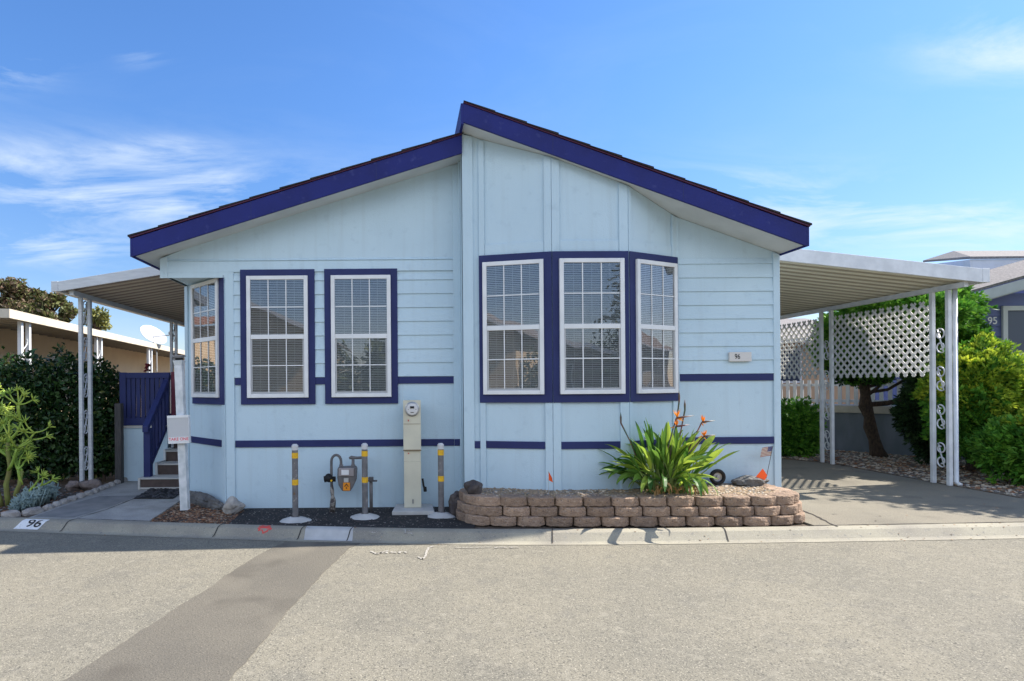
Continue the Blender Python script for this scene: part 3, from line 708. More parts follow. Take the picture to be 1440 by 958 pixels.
# soil in the planter
mb = MB(); inner = [(p_.x, p_.y) for p_ in sp[8:-6:4]]
inn = []
for i in range(6, len(sp)-4, 4):
    d = (sp[min(i+2, len(sp)-1)]-sp[i-2]).normalized(); inn.append((sp[i].x-d.y*.13, sp[i].y+d.x*.13))
poly = inn + [(4.40, YR-.002), (XD, YR-.002), (XC, YC-.002), (XB, YB-.002), (XA, YA-.002), (XR+.0, YA-.002)]
soilp = mat('planter_soil', (.42, .31, .20), .95, (.26, .19, .125), 12, 1.0, 60, dist=.03)
mb.prism([(x, y, .285) for x, y in poly], (0, 0, -.3)); tag(mb.build('planter_soil', soilp), kind='structure')

def pebbles(name, label, pts_fn, n, smin, smax, mats, seed=1, zoff=0, kind='stuff', flat=.55):
    rnd = random.Random(seed); mb = MB()
    base = [(1,0,0),(-1,0,0),(0,1,0),(0,-1,0),(0,0,1),(.6,.6,.5),(-.6,.6,.45),(.6,-.6,.5),(-.6,-.6,.45)]
    faces = [(0,5,7),(5,4,7),(5,2,6),(5,6,4),(6,1,8),(6,8,4),(8,3,7),(8,7,4),(0,2,5),(2,1,6),(1,3,8),(3,0,7)]
    for _ in range(n):
        q = pts_fn(rnd)
        if q is None: continue
        s = rnd.uniform(smin, smax); sx, sy, sz = s*rnd.uniform(.7, 1.4), s*rnd.uniform(.7, 1.2), s*flat*rnd.uniform(.6, 1.3); an = rnd.uniform(0, 6.28); ca, sa = math.cos(an), math.sin(an); tl = rnd.uniform(-.4, .4)
        mb.cur = rnd.randrange(len(mats)); i = len(mb.v)
        for x, y, z in base:
            x *= sx; y *= sy; z = z*sz+x*tl; mb.v.append((q[0]+x*ca-y*sa, q[1]+x*sa+y*ca, q[2]+z+zoff))
        for f in faces: mb.f.append(tuple(i+k for k in f)); mb.mi.append(mb.cur)
    o = mb.build(name, mats, fix=False); return tag(o, label, 'gravel', None, kind)
pm = [mat('pebble_%s' % c, v, .85) for c, v in (('cream', (.50,.43,.34)), ('tan', (.34,.25,.17)), ('rust', (.25,.12,.06)), ('grey', (.22,.21,.2)), ('dark', (.08,.07,.065)))]
def inpoly(x, y, poly):
    c = False; j = len(poly)-1
    for i in range(len(poly)):
        if (poly[i][1] > y) != (poly[j][1] > y) and x < (poly[j][0]-poly[i][0])*(y-poly[i][1])/(poly[j][1]-poly[i][1])+poly[i][0]: c = not c
        j = i
    return c
def soil_pt(r):
    x, y = r.uniform(.7, 4.4), r.uniform(6.25, 7.1); return (x, y, .286) if inpoly(x, y, poly) else None
pebbles('pebbles', 'small mixed pebbles strewn over the planter soil below the bay window', soil_pt, 2600, .006, .02, [pm[0], pm[1], pm[3], pm[1]], 3)
gpoly = [(dxr+.02, 7.5), (8.1, 7.1), (8.9, 6.75), (10.4, 6.5), (12.5, 7.2), (11.4, 10.0), (9.3, 13.3), (7.1, 13.6), (7.05, 13.0), (7.42, 11.6), (dxr+.02, 10.95)]
mb = MB(); mb.prism([(x, y, .006) for x, y in gpoly], (0, 0, -.05)); tag(mb.build('gravel_bed_ground', mat('gravel_base', (.20,.16,.12), .95, (.10,.075,.055), 14, .6, 50)), kind='structure')
def gr_pt(r):
    x, y = r.uniform(7, 12), r.uniform(6.5, 13.5); return (x, y, .008) if inpoly(x, y, gpoly) else None
pebbles('gravel', 'pale and rusty gravel in the bed between driveway and low grey wall', gr_pt, 9000, .012, .035, [pm[0], pm[1], pm[2], pm[3], pm[0]], 4)
mpoly = [tuple(G(210, 733))[:2], tuple(G(256, 704))[:2], (-3.0, 8.0), (-2.3, 7.2), tuple(G(345, 718))[:2], tuple(G(318, 738))[:2]]
mb = MB(); mb.prism([(x, y, -.008) for x, y in mpoly], (0, 0, -.04)); tag(mb.build('mulch_bed_ground', mat('mulch_base', (.09,.05,.03), .95, (.05,.03,.02), 14, .6, 50)), kind='structure')
def mu_pt(r):
    x, y = r.uniform(-3.3, -1.4), r.uniform(6.3, 8.1); return (x, y, -.006) if inpoly(x, y, mpoly) else None
pebbles('wood_chips', 'rust brown wood chips scattered between path, curb and angled blue wall', mu_pt, 5200, .008, .022, [pm[2], pm[1], mat('chip_brown', (.14,.07,.04), .9), pm[4], pm[2]], 6, flat=.3)
def bl_pt(r):
    x, y = r.uniform(-7.5, -4.2), r.uniform(7.0, 9.2)
    e = interp(x, sorted((q.x, q.y) for q in edge_pts)); return (x, y, -.018) if y > e+.08 else None
pebbles('bark_mulch', 'dark bark mulch and small pale stones in the bed under the green hedge', bl_pt, 2600, .01, .03, [pm[4], pm[2], pm[4], pm[3]], 8, flat=.4)
def ap_pt(r):
    x, y = r.uniform(-2.1, .6), r.uniform(6.2, 7.2); return (x, y, -.001) if y > curb_y(x)+.02 else None
pebbles('loose_asphalt_grit', 'fine dark grit on the fresh blacktop strip below the windows', ap_pt, 1500, .004, .012, [pm[4], pm[4], pm[4], pm[3]], 9)

def litter_pt(r):
    x = r.choice((r.uniform(4.6, 7.9), r.uniform(-4, 8))); y = curb_y(x)+r.uniform(-.28, .03) if r.random() < .35 else r.uniform(6.3, 10.5)
    if y > 6.4 and (x < 4.7 or (x < dxr-.5 and r.random() < .7)): return None
    if y < curb_y(x)+.03:
        d = curb_y(x)-y; return (x, y, (interp(d, PROF[1:]) if d < .26 else -.096)+.003)
    return (x, y, .004)
pebbles('leaf_litter', 'scattered small dry leaves and grit along the curb and driveway edge', litter_pt, 420, .003, .011, [pm[2], pm[1], mat('dry_litter', (.22,.13,.06), .9), pm[1]], 15, flat=.15)
# ------------------------------------------------------------------ bollards, meters, post with flyer box
steel = mat('grey_bollard_paint', (.17, .165, .175), .5, (.12, .12, .125), 15, .2, 60, speck=[((.30,.28,.26), 28, .62, .72), ((.14,.08,.05), 18, .68, .78)])
yel = mat('yellow_band', (.80, .47, .02), .55, (.65, .36, .02), 30)
footm = concl
labs = ['yellow banded grey bollard left of the gas meter', 'yellow banded grey bollard right of the gas meter', 'yellow banded grey bollard right of the beige electric meter pedestal']
for i, (px, py) in enumerate(((415.5, 732), (513.5, 727.5), (620.5, 725.5))):
    g = G(px, py); b = empty('bollard', g, labs[i], 'bollard', 'bollards guarding the meters')
    r = .034; ht = .86-.01*i
    m_ = MB(); m_.lathe(g, [(r, 0), (r, ht-.07)], 18); m_.build('pole', steel, b, smooth=False)
    m_ = MB(); m_.lathe(g+Vector((0, 0, ht-.07)), [(r+.003, 0), (r+.004, .045), (r+.004, .05), (r-.012, .068)], 18); m_.build('cap', mat('pale_cap', (.55,.55,.56), .5), b)
    for z in (.40, .70):
        m_ = MB(); m_.lathe(g+Vector((0, 0, z)), [(r+.003, 0), (r+.003, .062)], 18); m_.build('band', yel, b)
    m_ = MB(); n = 26; rn = random.Random(i+2); ring = [(rn.uniform(.92, 1.08)) for _ in range(n)]
    for lv, (rr, zz) in enumerate(((.17, .0), (.155, .012), (.05, .045))):
        for q in range(n):
            a = 2*math.pi*q/n; k = ring[q] if lv < 2 else 1; m_.v.append((g.x+math.cos(a)*rr*k, g.y+math.sin(a)*rr*.85*k, zz))
    for lv in range(2):
        for q in range(n): m_.f.append((lv*n+q, lv*n+(q+1)%n, (lv+1)*n+(q+1)%n, (lv+1)*n+q)); m_.mi.append(0)
    m_.build('footing', footm, b, smooth=True)
# electric meter pedestal
beige = mat('beige_enamel', (.62, .60, .48), .45, (.55, .53, .43), 4, .05, 50)
c = P(580.5, 712, 6.95); ex = c.x; e = empty('electric_meter_pedestal', (ex, 6.98, 0), 'tall narrow beige electric meter pedestal with a round glass meter', 'electric meter')
hw = .102; yz = 6.95
m_ = MB(); m_.box(ex-hw, ex+hw, yz, yz+.18, .05, .60+.0); m_.build('lower_cabinet', beige, e, bevel=.004)
m_ = MB(); m_.box(ex-hw-.004, ex+hw+.002, yz-.012, yz+.18, .735+.0, 1.33); m_.build('upper_cabinet', beige, e, bevel=.004)
m_ = MB(); m_.box(ex-hw+.002, ex+hw-.002, yz-.0, yz+.18, .6005, .7345); m_.build('middle_cover', beige, e)
m_ = MB(); m_.box(ex-hw-.006, ex+hw+.004, yz-.02, yz-.0125, .728, .742); m_.box(ex-hw-.002, ex+hw+.0, yz-.016, yz-.0125, 1.046, 1.05); m_.build('seam', mat('rust_seam', (.20,.15,.09), .8), e)
def disc_y(cx, cy, cz, prof, mat_, par, name, n=26):   # lathe about -Y axis; prof (r, depth toward camera)
    m_ = MB()
    for r_, d_ in prof:
        for q in range(n):
            a = 2*math.pi*q/n; m_.v.append((cx+math.cos(a)*r_, cy-d_, cz+math.sin(a)*r_))
    for k in range(len(prof)-1):
        for q in range(n): m_.f.append((k*n+q, k*n+(q+1)%n, (k+1)*n+(q+1)%n, (k+1)*n+q)); m_.mi.append(0)
    m_.f.append(tuple((len(prof)-1)*n+q for q in range(n))); m_.mi.append(0)
    return m_.build(name, mat_, par)
cz = 1.225; my = yz-.012
disc_y(ex, my, cz, [(.088, 0), (.088, .012), (.078, .018), (.074, .018)], mat('meter_ring', (.42,.42,.42), .3, metal=.6), e, 'meter_ring')
mf = disc_y(ex, my, cz, [(.073, .0), (.073, .03), (.066, .05), (.03, .055)], mat('meter_face', (.62,.62,.62), .25), e, 'meter')
m_ = MB(); m_.box(ex-.024, ex+.024, my-.060, my-.056, cz+.01, cz+.036); m_.build('display', blackp, mf)
m_ = MB(); m_.box(ex-.05, ex-.028, my-.0535, my-.050, cz-.004, cz+.002); m_.box(ex+.028, ex+.05, my-.0535, my-.050, cz-.004, cz+.002); m_.box(ex-.018, ex+.018, my-.059, my-.0555, cz-.04, cz-.034); m_.build('print', blackp, mf)
m_ = MB(); m_.box(ex-.05, ex-.04, my-.01, my+.001, 1.08, 1.10); m_.box(ex-.05, ex-.04, yz-.012, yz+.001, .69, .705); m_.build('seal', mat('red_seal', (.5,.04,.03), .5), e)
m_ = MB(); m_.box(ex-.005, ex+.01, yz-.012, yz, .10, .15); m_.build('latch', mat('grey_latch', (.2,.2,.2), .5), e)
m_ = MB(); m_.tube([(ex+hw+.02, yz+.1, .38), (ex+hw+.03, yz+.08, .30), (ex+hw+.045, yz+.06, .26)], .012, 8); m_.tube([(ex+hw+.045, yz+.06, .285), (ex+hw+.05, yz+.06, .23)], .02, 8); m_.build('hose_bib', blackm, e)
m_ = MB(); m_.prism([(ex-.245, 6.76, 0), (ex+.25, 6.77, 0), (ex+.24, 7.2, 0), (ex-.2, 7.2, 0)], (0, 0, .048)); m_.build('pad', concl, e, bevel=.008)
# gas meter
gm = empty('gas_meter', (-.72, 6.98, 0), 'grey gas meter with orange tag, hooked inlet pipe and black regulator by the blue wall', 'gas meter')
gy = 6.98; k = gy/F
def gp(px, py, y=gy): return P(px, py, y)
grey = mat('meter_grey', (.10, .10, .105), .6, (.16, .15, .15), 12, .3, 40)
ol = [(474.5, 658), (500, 657), (501.5, 662), (500.5, 676), (497, 684), (493, 691), (481, 691), (476, 683), (474, 672)]
m_ = MB(); m_.prism([gp(x, y, 6.93) for x, y in ol], (0, .16, 0)); m_.build('body', grey, gm, bevel=.014)
m_ = MB(); m_.prism([gp(476, 658.5, 6.915), gp(497.5, 658.5, 6.915), gp(497.5, 670, 6.915), gp(476, 670, 6.915)], (0, .02, 0)); ib = m_.build('index_box', mat('index_grey', (.30,.27,.27), .5), gm, bevel=.006)
m_ = MB(); m_.prism([gp(480, 661, 6.905), gp(490.5, 661, 6.905), gp(490.5, 668, 6.905), gp(480, 668, 6.905)], (0, .01, 0)); m_.build('dial', white, ib)
m_ = MB(); m_.prism([gp(482.5, 679, 6.918), gp(492, 679, 6.918), gp(492, 690, 6.918), gp(482.5, 690, 6.918)], (0, .01, 0)); tg = m_.build('tag', mat('orange_tag', (.85,.30,.02), .6), gm)
m_ = MB(); m_.prism([gp(483.5, 672.5, 6.918), gp(490, 672.5, 6.918), gp(490, 678.5, 6.918), gp(483.5, 678.5, 6.918)], (0, .01, 0)); m_.build('sticker', mat('grey_sticker', (.45,.45,.43), .6), gm)
m_ = MB(); a_ = gp(487.2, 682, 6.914); m_.tube([a_+Vector((-.022, 0, -.02)), a_+Vector((0, 0, .012)), a_+Vector((.022, 0, -.02))], .005, 5); m_.tube([a_+Vector((0, 0, -.03)), a_+Vector((0, 0, -.045))], .006, 5); m_.build('mark', blackp, tg)
m_ = MB(); pts = [gp(466.5, 690), gp(466, 665), gp(466, 650)] + [gp(472.8-6.8*math.cos(t), 649-9*math.sin(t)) for t in [math.pi*q/8 for q in range(9)]] + [gp(479.8, 659)]
m_.tube(pts, .0165, 10); m_.tube([gp(479.8, 653.5), gp(479.8, 658.5)], .024, 10); m_.build('inlet_pipe', grey, gm, smooth=True)
m_ = MB(); m_.tube([gp(496.5, 659), gp(496.5, 645)], .018, 10); m_.tube([gp(496.5, 653.5), gp(496.5, 658)], .025, 10); m_.tube([gp(491, 644.5), gp(494, 643.5), gp(502, 644), gp(514, 643.5)], [.014, .022, .017, .017], 10); m_.tube([gp(513, 643.5), gp(514, 643.5, 7.2)], .017, 10); m_.build('outlet_pipe', grey, gm, smooth=True)
m_ = MB(); a_ = gp(466, 674); m_.tube([a_+Vector((-.085, 0, .0)), a_+Vector((-.05, 0, .005)), a_+Vector((.05, 0, 0))], [.04, .035, .032], 12)
m_.tube([a_+Vector((-.03, -.03, .03)), a_+Vector((-.03, .03, .0))], .045, 12); m_.build('regulator', blackm, gm, smooth=True)
m_ = MB(); m_.tube([a_+Vector((.005, -.05, -.01)), a_+Vector((.005, -.03, -.01))], .012, 8); m_.build('regulator_cap', yel, gm)
m_ = MB(); g0 = G(468.5, 718); m_.tube([Vector((g0.x, gy-.01, 0)), gp(468.3, 704), gp(467.8, 698), gp(467, 690), gp(466.5, 682)], [.036, .036, .02, .024, .016], 10); m_.build('riser', mat('worn_galvanised', (.30,.28,.25), .7, (.07,.06,.06), 20, contrast=(.45,.55)), gm, smooth=True)
# capped pipe right of it
m_ = MB(); g0 = P(522, 712, 7.0); vp = empty('capped_pipe', (g0.x, 7.0, 0), 'short dark capped pipe standing just right of the middle bollard', 'pipe')
m_.tube([(g0.x, 7.0, 0), (g0.x, 7.0, .36)], .021, 10); m_.build('pipe', grey, vp, smooth=True)
m_ = MB(); m_.box(g0.x-.05, g0.x+.075, 6.96, 7.03, .36, .372); m_.box(g0.x-.03, g0.x+.03, 6.965, 7.03, .3725, .41); m_.build('cap', mat('dull_cap', (.08,.075,.08), .6), vp, bevel=.004)

# leaning white post with flyer box
wp = G(260.5, 717); base = Vector((wp.x, wp.y, 0)); top = P(251.8, 507, wp.y)
fp = empty('flyer_post', base, 'leaning white post with a solar lamp cap and a white flyer box marked in red', 'sign post')
wpaint = mat('chipped_white_paint', (.72, .74, .76), .6, (.50, .54, .56), 9, .2, 40)
ax = (top-base); sdir = ax.normalized(); sx = Vector((1, 0, 0)); sx = (sx-sdir*sx.dot(sdir)).normalized(); sy = Vector((0, 1, 0))
def pf(x, y, z): return base+sdir*z+sx*x+sy*y
def pbox(mb, x0, x1, y0, y1, z0, z1, tx=1, ty=1):
    mb.hexa([pf(x0,y0,z0), pf(x1,y0,z0), pf(x1,y1,z0), pf(x0,y1,z0), pf(x0*tx,y0*ty,z1), pf(x1*tx,y0*ty,z1), pf(x1*tx,y1*ty,z1), pf(x0*tx,y1*ty,z1)])
LN = ax.length
m_ = MB(); pbox(m_, -.047, .047, -.045, .045, 0, LN-.06); pbox(m_, -.047, .047, -.045, .045, LN-.0595, LN+.0, 1.25, 1.25); m_.build('post', wpaint, fp, bevel=.004)
m_ = MB(); pbox(m_, -.035, .035, -.035, .035, LN+.001, LN+.03); m_.build('lamp_body', blackm, fp)
m_ = MB(); pbox(m_, -.045, .045, -.045, .045, LN+.0305, LN+.045); pbox(m_, -.065, .065, -.065, .065, LN+.0455, LN+.06); m_.build('lamp_cap', mat('solar_cap', (.25,.25,.27), .3), fp)
zb0 = (wp.z + (P(0, 622, wp.y).z)) ; zb0 = H+uv(260, 622)[1]/F*wp.y; zb1 = H+uv(257, 587)[1]/F*wp.y
m_ = MB(); pbox(m_, -.128, .118, -.10, -.046, zb0, zb1); bxo = m_.build('flyer_box', mat('clear_grey_plastic', (.52,.53,.55), .4), fp, bevel=.003)
m_ = MB(); pbox(m_, -.134, .124, -.106, -.043, zb1-.0, zb1+.03); pbox(m_, -.134, -.1285, -.104, -.044, zb0, zb1-.001); pbox(m_, .1185, .124, -.104, -.044, zb0, zb1-.001); pbox(m_, -.128, .118, -.106, -.1005, zb0-.004, zb0+.016); m_.build('box_rim', white, bxo)
m_ = MB(); pbox(m_, -.126, .116, -.1035, -.1005, zb0+.018, zb0+.075); m_.build('label_strip', white, bxo)
text_obj('TAKE ONE', .05, lambda v: pf(-.005+v.x, -.1045, zb0+.047+v.y), mat('red_print', (.75, .03, .08), .5), bxo, 'lettering')

# ------------------------------------------------------------------ porch steps, deck, railing
por = empty('porch_steps', (-3.5, 8.7, 0), 'porch with brown carpeted steps, navy handrail and pale blue skirting', 'porch')
tread = mat('brown_step', (.075, .055, .05), .8, (.11, .08, .07), 8, .4, 60); nose = mat('pale_nosing', (.50, .49, .46), .6)
ys = [8.64, 8.96, 9.27, 9.58, 9.88]; zs = [.169, .337, .506, .675, .86]
for i in range(4):
    m_ = MB(); x0 = -3.92 if i == 0 else -3.80; m_.box(x0, XL-.005, ys[i], ys[i+1]+.0 if i < 3 else 9.9, .0, zs[i]-.022); m_.build('step', tread, por)
    m_ = MB(); m_.box(x0-.01, XL-.006, ys[i]-.018, ys[i+1]-.001 if i < 3 else 9.9, zs[i]-.0215, zs[i]); m_.build('tread', nose, por, bevel=.003)
m_ = MB(); m_.box(-3.955, -3.925, 8.62, 8.95, .0, .169); m_.box(-3.93, XL-.008, 8.615, 8.635, .005, .03); m_.build('step_edge', nose, por)
m_ = MB(); 
for i in range(1, 4): m_.box(-3.835, -3.802, ys[i]-.02, ys[i]+.32, 0, zs[i]+.02)
m_.build('stringer', mat('white_stringer', (.6, .62, .63), .6), por)
m_ = MB(); m_.box(-4.62, -3.84, 9.42, 9.46, .0, .855); m_.box(-4.62, -4.58, 9.4605, 12.5, 0, .855); m_.build('skirting', blue, por)
m_ = MB(); m_.box(-4.66, -3.84, 9.40, 12.5, .856, .895); m_.box(-3.8395, XL-.005, 9.9, 12.5, .80, .86); m_.build('deck', nose, por)
m_ = MB(); ry = 9.44
m_.box(-4.60, -3.80, ry-.03, ry+.03, 1.66, 1.75); m_.box(-4.60, -3.80, ry-.03, ry+.03, .90, 1.02)
m_.box(-4.60, -4.50, ry-.035, ry+.035, .896, 1.755)
n = 9
for i in range(n):
    x = lerp(-4.46, -3.85, i/(n-1)); m_.box(x-.031, x+.031, ry-.018, ry+.018, 1.0205, 1.6595)
m_.build('railing', navy, por, bevel=.003)
m_ = MB(); m_.box(-4.60, -4.56, ry+.04, 12.4, 1.66, 1.75); m_.box(-4.60, -4.56, ry+.04, 12.4, .9, 1.0)
for i in range(18): m_.box(-4.59, -4.565, ry+.1+i*.16, ry+.15+i*.16, 1.001, 1.659)
m_.build('railing', navy, por)
m_ = MB(); hx = -3.86
m_.box(hx-.055, hx+.045, 8.72, 8.82, .0, .90); m_.build('newel', navy, por, bevel=.005)
m_ = MB(); m_.hexa([(hx-.045, 8.66, .84), (hx+.045, 8.66, .84), (hx+.045, 9.50, 1.60), (hx-.045, 9.50, 1.60), (hx-.045, 8.66, .93), (hx+.045, 8.66, .93), (hx+.045, 9.50, 1.70), (hx-.045, 9.50, 1.70)]); m_.build('handrail', navy, por, bevel=.008)
m_ = MB(); m_.hexa([(hx-.02, 8.83, .30), (hx+.02, 8.83, .30), (hx+.02, 9.60, .98), (hx-.02, 9.60, .98), (hx-.02, 8.83, .38), (hx+.02, 8.83, .38), (hx+.02, 9.60, 1.06), (hx-.02, 9.60, 1.06)])
for i in range(5):
    y = 8.93+i*.13; zb_ = .38+(y-8.83)*.883; zt_ = .84+(y-8.66)*.905
    m_.box(hx-.019, hx+.019, y, y+.045, zb_, zt_)
m_.build('baluster', navy, por)
m_ = MB(); m_.box(-3.79, -3.73, 9.46, 9.54, .86, 1.76); m_.build('maroon_post', mat('maroon_paint', (.16, .03, .055), .6), por)
m_ = MB(); m_.box(-3.60, XL-.01, 10.0, 10.04, 1.66, 1.75); m_.build('gate_rail', MATS['maroon_paint'], por)
m_ = MB(); m_.box(-3.60, XL-.01, 10.005, 10.035, .88, 1.655); m_.build('gate', navy, por)
# red hanging ornament on the awning post
m_ = MB(); q = P(206, 517, 12.2); rn = random.Random(2)
for i in range(16):
    c_ = q+Vector((rn.uniform(-.06, .06), rn.uniform(-.04, .04), rn.uniform(-.07, .07))); m_.tube([c_, c_+Vector((rn.uniform(-.05, .05), rn.uniform(-.03, .03), rn.uniform(-.05, .05)))], [.03, .006], 6)
tag(m_.build('ornament', mat('dark_red_cloth', (.18, .02, .025), .8), smooth=True), 'small dark red ornament tied to the second awning post above the railing', 'ornament')
# grey weathered post by the hedge
m_ = MB(); g0 = G(166, 680); m_.box(g0.x-.05, g0.x+.05, g0.y, g0.y+.1, -.02, 1.26)
tag(m_.build('wooden_post', mat('weathered_wood', (.09,.085,.085), .9, (.05,.048,.048), 20, .5, 60, stretch=(4,4,.4)), bevel=.006), 'weathered dark grey wooden post between the hedge and the porch skirting', 'post')
# pebbled mat
mp_ = [G(188, 702), G(243, 702), G(262, 689), G(213, 688)]
m_ = MB(); m_.prism([(p_.x, p_.y, .004) for p_ in mp_], (0, 0, .008)); mt = tag(m_.build('door_mat', blackm), 'black pebbled rubber mat on the path in front of the steps', 'mat')
rn = random.Random(4); m_ = MB()
for i in range(170):
    a_, b_ = rn.random(), rn.random(); q = (mp_[0].lerp(mp_[1], a_)).lerp(mp_[3].lerp(mp_[2], a_), b_); s_ = rn.uniform(.014, .028)
    m_.lathe((q.x, q.y, .012), [(s_, 0), (s_*.8, .009), (s_*.3, .012)], 7)
m_.build('pebble_pattern', mat('mat_pebbles', (.05,.05,.055), .45), mt, smooth=True)

# ------------------------------------------------------------------ foliage helpers
def leafmat(name, c, c2=None, island=.35, trans=.3, rough=.5): return mat(name, c, rough, c2, 3, island=island, trans=trans, spec=.35)
def rand_dir(r):
    while True:
        v = Vector((r.uniform(-1, 1), r.uniform(-1, 1), r.uniform(-1, 1)))
        if .01 < v.length < 1: return v.normalized()
def foliage(mb, blobs, n, size, aspect=.5, seed=1, shell=.35, lump=.22, lumpk=2.5, outward=.4, mode='leaf', up=.0, zmin=-9):
    r = random.Random(seed); wts = [b[3]*b[4]+b[4]*b[5]+b[3]*b[5] for b in blobs]
    for _ in range(n):
        b = r.choices(blobs, wts)[0]; d = rand_dir(r)
        k = 1-shell*(r.random()**1.6); k *= 1+lump*noise.noise(Vector(b[:3])+d*lumpk)*2
        if r.random() < .06: k *= r.uniform(1.0, 1.12)
        c = Vector((b[0]+d.x*b[3]*k, b[1]+d.y*b[4]*k, b[2]+d.z*b[5]*k))
        if c.z < zmin: continue
        s = size*r.uniform(.6, 1.35)
        if mode == 'leaf':
            t = (rand_dir(r)+d*outward+Vector((0, 0, up))).normalized(); nn = (rand_dir(r)+d*.5).normalized(); w_ = t.cross(nn)
            if w_.length < .1: continue
            w_.normalize(); w_ *= s*aspect
            i = len(mb.v); fold = nn*s*.1
            mb.v += [tuple(c-t*s*.5), tuple(c+w_*.5+fold), tuple(c+t*s*.6), tuple(c-w_*.5+fold)]
            mb.f.append((i, i+1, i+2, i+3)); mb.mi.append(mb.cur)
        else:   # spray: fan of narrow blades
            t0 = (d+Vector((0, 0, up))+rand_dir(r)*.45).normalized()
            i0 = len(mb.v); mb.v.append(tuple(c))
            for q in range(4):
                t = (t0+rand_dir(r)*.65).normalized(); w_ = t.cross(rand_dir(r))
                if w_.length < .05: continue
                w_.normalize(); w_ *= s*aspect*.3; e_ = c+t*s; mdl = c+t*s*.55; i = len(mb.v)
                mb.v += [tuple(mdl+w_), tuple(e_), tuple(mdl-w_)]
                mb.f.append((i0, i, i+1, i+2)); mb.mi.append(mb.cur)
def limb(mb, a, b, r0, r1, seed=0, wob=.06, n=6, sides=8):
    a = Vector(a); b = Vector(b); pts = []
    for i in range(n+1):
        t = i/n; p_ = a.lerp(b, t); k = math.sin(math.pi*t)*wob; p_ += noise.noise_vector(Vector((seed*3.7, t*2.3, 1)))*k*2; pts.append(p_)
    mb.tube(pts, [lerp(r0, r1, i/n) for i in range(n+1)], sides)
bark = mat('brown_bark', (.10, .07, .05), .95, (.05, .035, .028), 12, 1.0, 18, stretch=(3, 3, .7), dist=.03)

# hedge on the left
hg = empty('hedge', (-5.7, 9.4, 0), 'tall dark green clipped hedge behind the left awning post', 'hedge')
m_ = MB()
HB = [(-5.05, 9.7, 1.0, .42, .5, .98), (-5.6, 9.6, 1.1, .6, .55, .98), (-6.2, 9.55, 1.1, .6, .55, .95), (-6.85, 9.5, 1.05, .6, .55, .98), (-7.5, 9.4, 1.05, .6, .55, 1.0), (-5.0, 9.65, .65, .42, .5, .65), (-5.9, 9.5, .55, 1.0, .5, .6), (-6.9, 9.4, .55, 1.0, .5, .6)]
foliage(m_, HB, 42000, .078, .6, 11, shell=.5, lump=.1, zmin=.06)
m_.cur = 1; foliage(m_, HB, 1500, .07, .6, 12, shell=.1, lump=.12, zmin=.06); m_.build('foliage', [leafmat('hedge_leaf', (.026, .068, .016), (.016, .042, .012), .5, .12, .35), leafmat('hedge_new_leaf', (.09, .16, .03), (.14, .12, .04), .5, .2, .4)], hg, fix=False)
m_ = MB()
for i in range(7): x = -4.9-.4*i; limb(m_, (x, 9.5, -.02), (x-.1, 9.6, 1.3), .025, .012, i)
m_.build('stem', bark, hg)

# succulent pencil tree at left edge
su = empty('succulent_tree', (-5.05, 7.5, 0), 'tall yellow green branching succulent at the left edge of the bed', 'succulent')
rn = random.Random(21); m_ = MB(); tips = []
def branch(p_, d, ln_, r_, depth, mb):
    q = [p_]; dd = d.copy()
    for i in range(4):
        dd = (dd+Vector((0, 0, .16))+rand_dir(rn)*.12).normalized(); q.append(q[-1]+dd*ln_/4)
    mb.tube(q, [lerp(r_, r_*.75, i/4) for i in range(5)], 7)
    if depth == 0: tips.append((q[-1], dd, r_*.75)); return
    for k in range(rn.choice((2, 3, 3))):
        a = (dd*.7+rand_dir(rn)*.9); a.z = max(a.z, -.1); a.normalize(); branch(q[-1], a, ln_*rn.uniform(.6, .85), r_*.72, depth-1, mb)
wood_parts = MB()
for (px, tx, hgt) in ((2, -.35, 1.1), (12, .12, 1.35), (-14, -.3, 1.5), (22, .25, .75), (-30, -.1, 1.3)):
    g = G(px, 710); a = Vector((g.x, g.y, -.02)); b = a+Vector((tx*.4, rn.uniform(-.1, .1), hgt*.62)); limb(wood_parts, a, b, .035, .026, px, .03, 6, 8)
    for k in range(3):
        dd = Vector((rn.uniform(-.9, .9), rn.uniform(-.6, .6), rn.uniform(.3, 1))).normalized(); branch(b-Vector((0, 0, k*.18)), dd, min(.34, hgt*.27), .021, 2, m_)
wood_parts.build('trunk', mat('green_brown_stem', (.16, .14, .05), .8, (.20, .24, .06), 6, .5, 30), su, smooth=True)
m_.build('branch', mat('yellow_green_succulent', (.34, .42, .06), .5, (.18, .32, .05), 3), su, smooth=True)
m_ = MB()
for (q, d, r_) in tips:
    for k in range(9):
        t = (d+rand_dir(rn)*1.1).normalized(); e_ = q+t*rn.uniform(.05, .11); m_.tube([q, q.lerp(e_, .5)+Vector((0, 0, .005)), e_], [r_*.8, r_*.8, .003], 5)
m_.build('foliage', mat('lime_leaf', (.42, .50, .08), .5, (.25, .40, .06), 4), su, smooth=True)
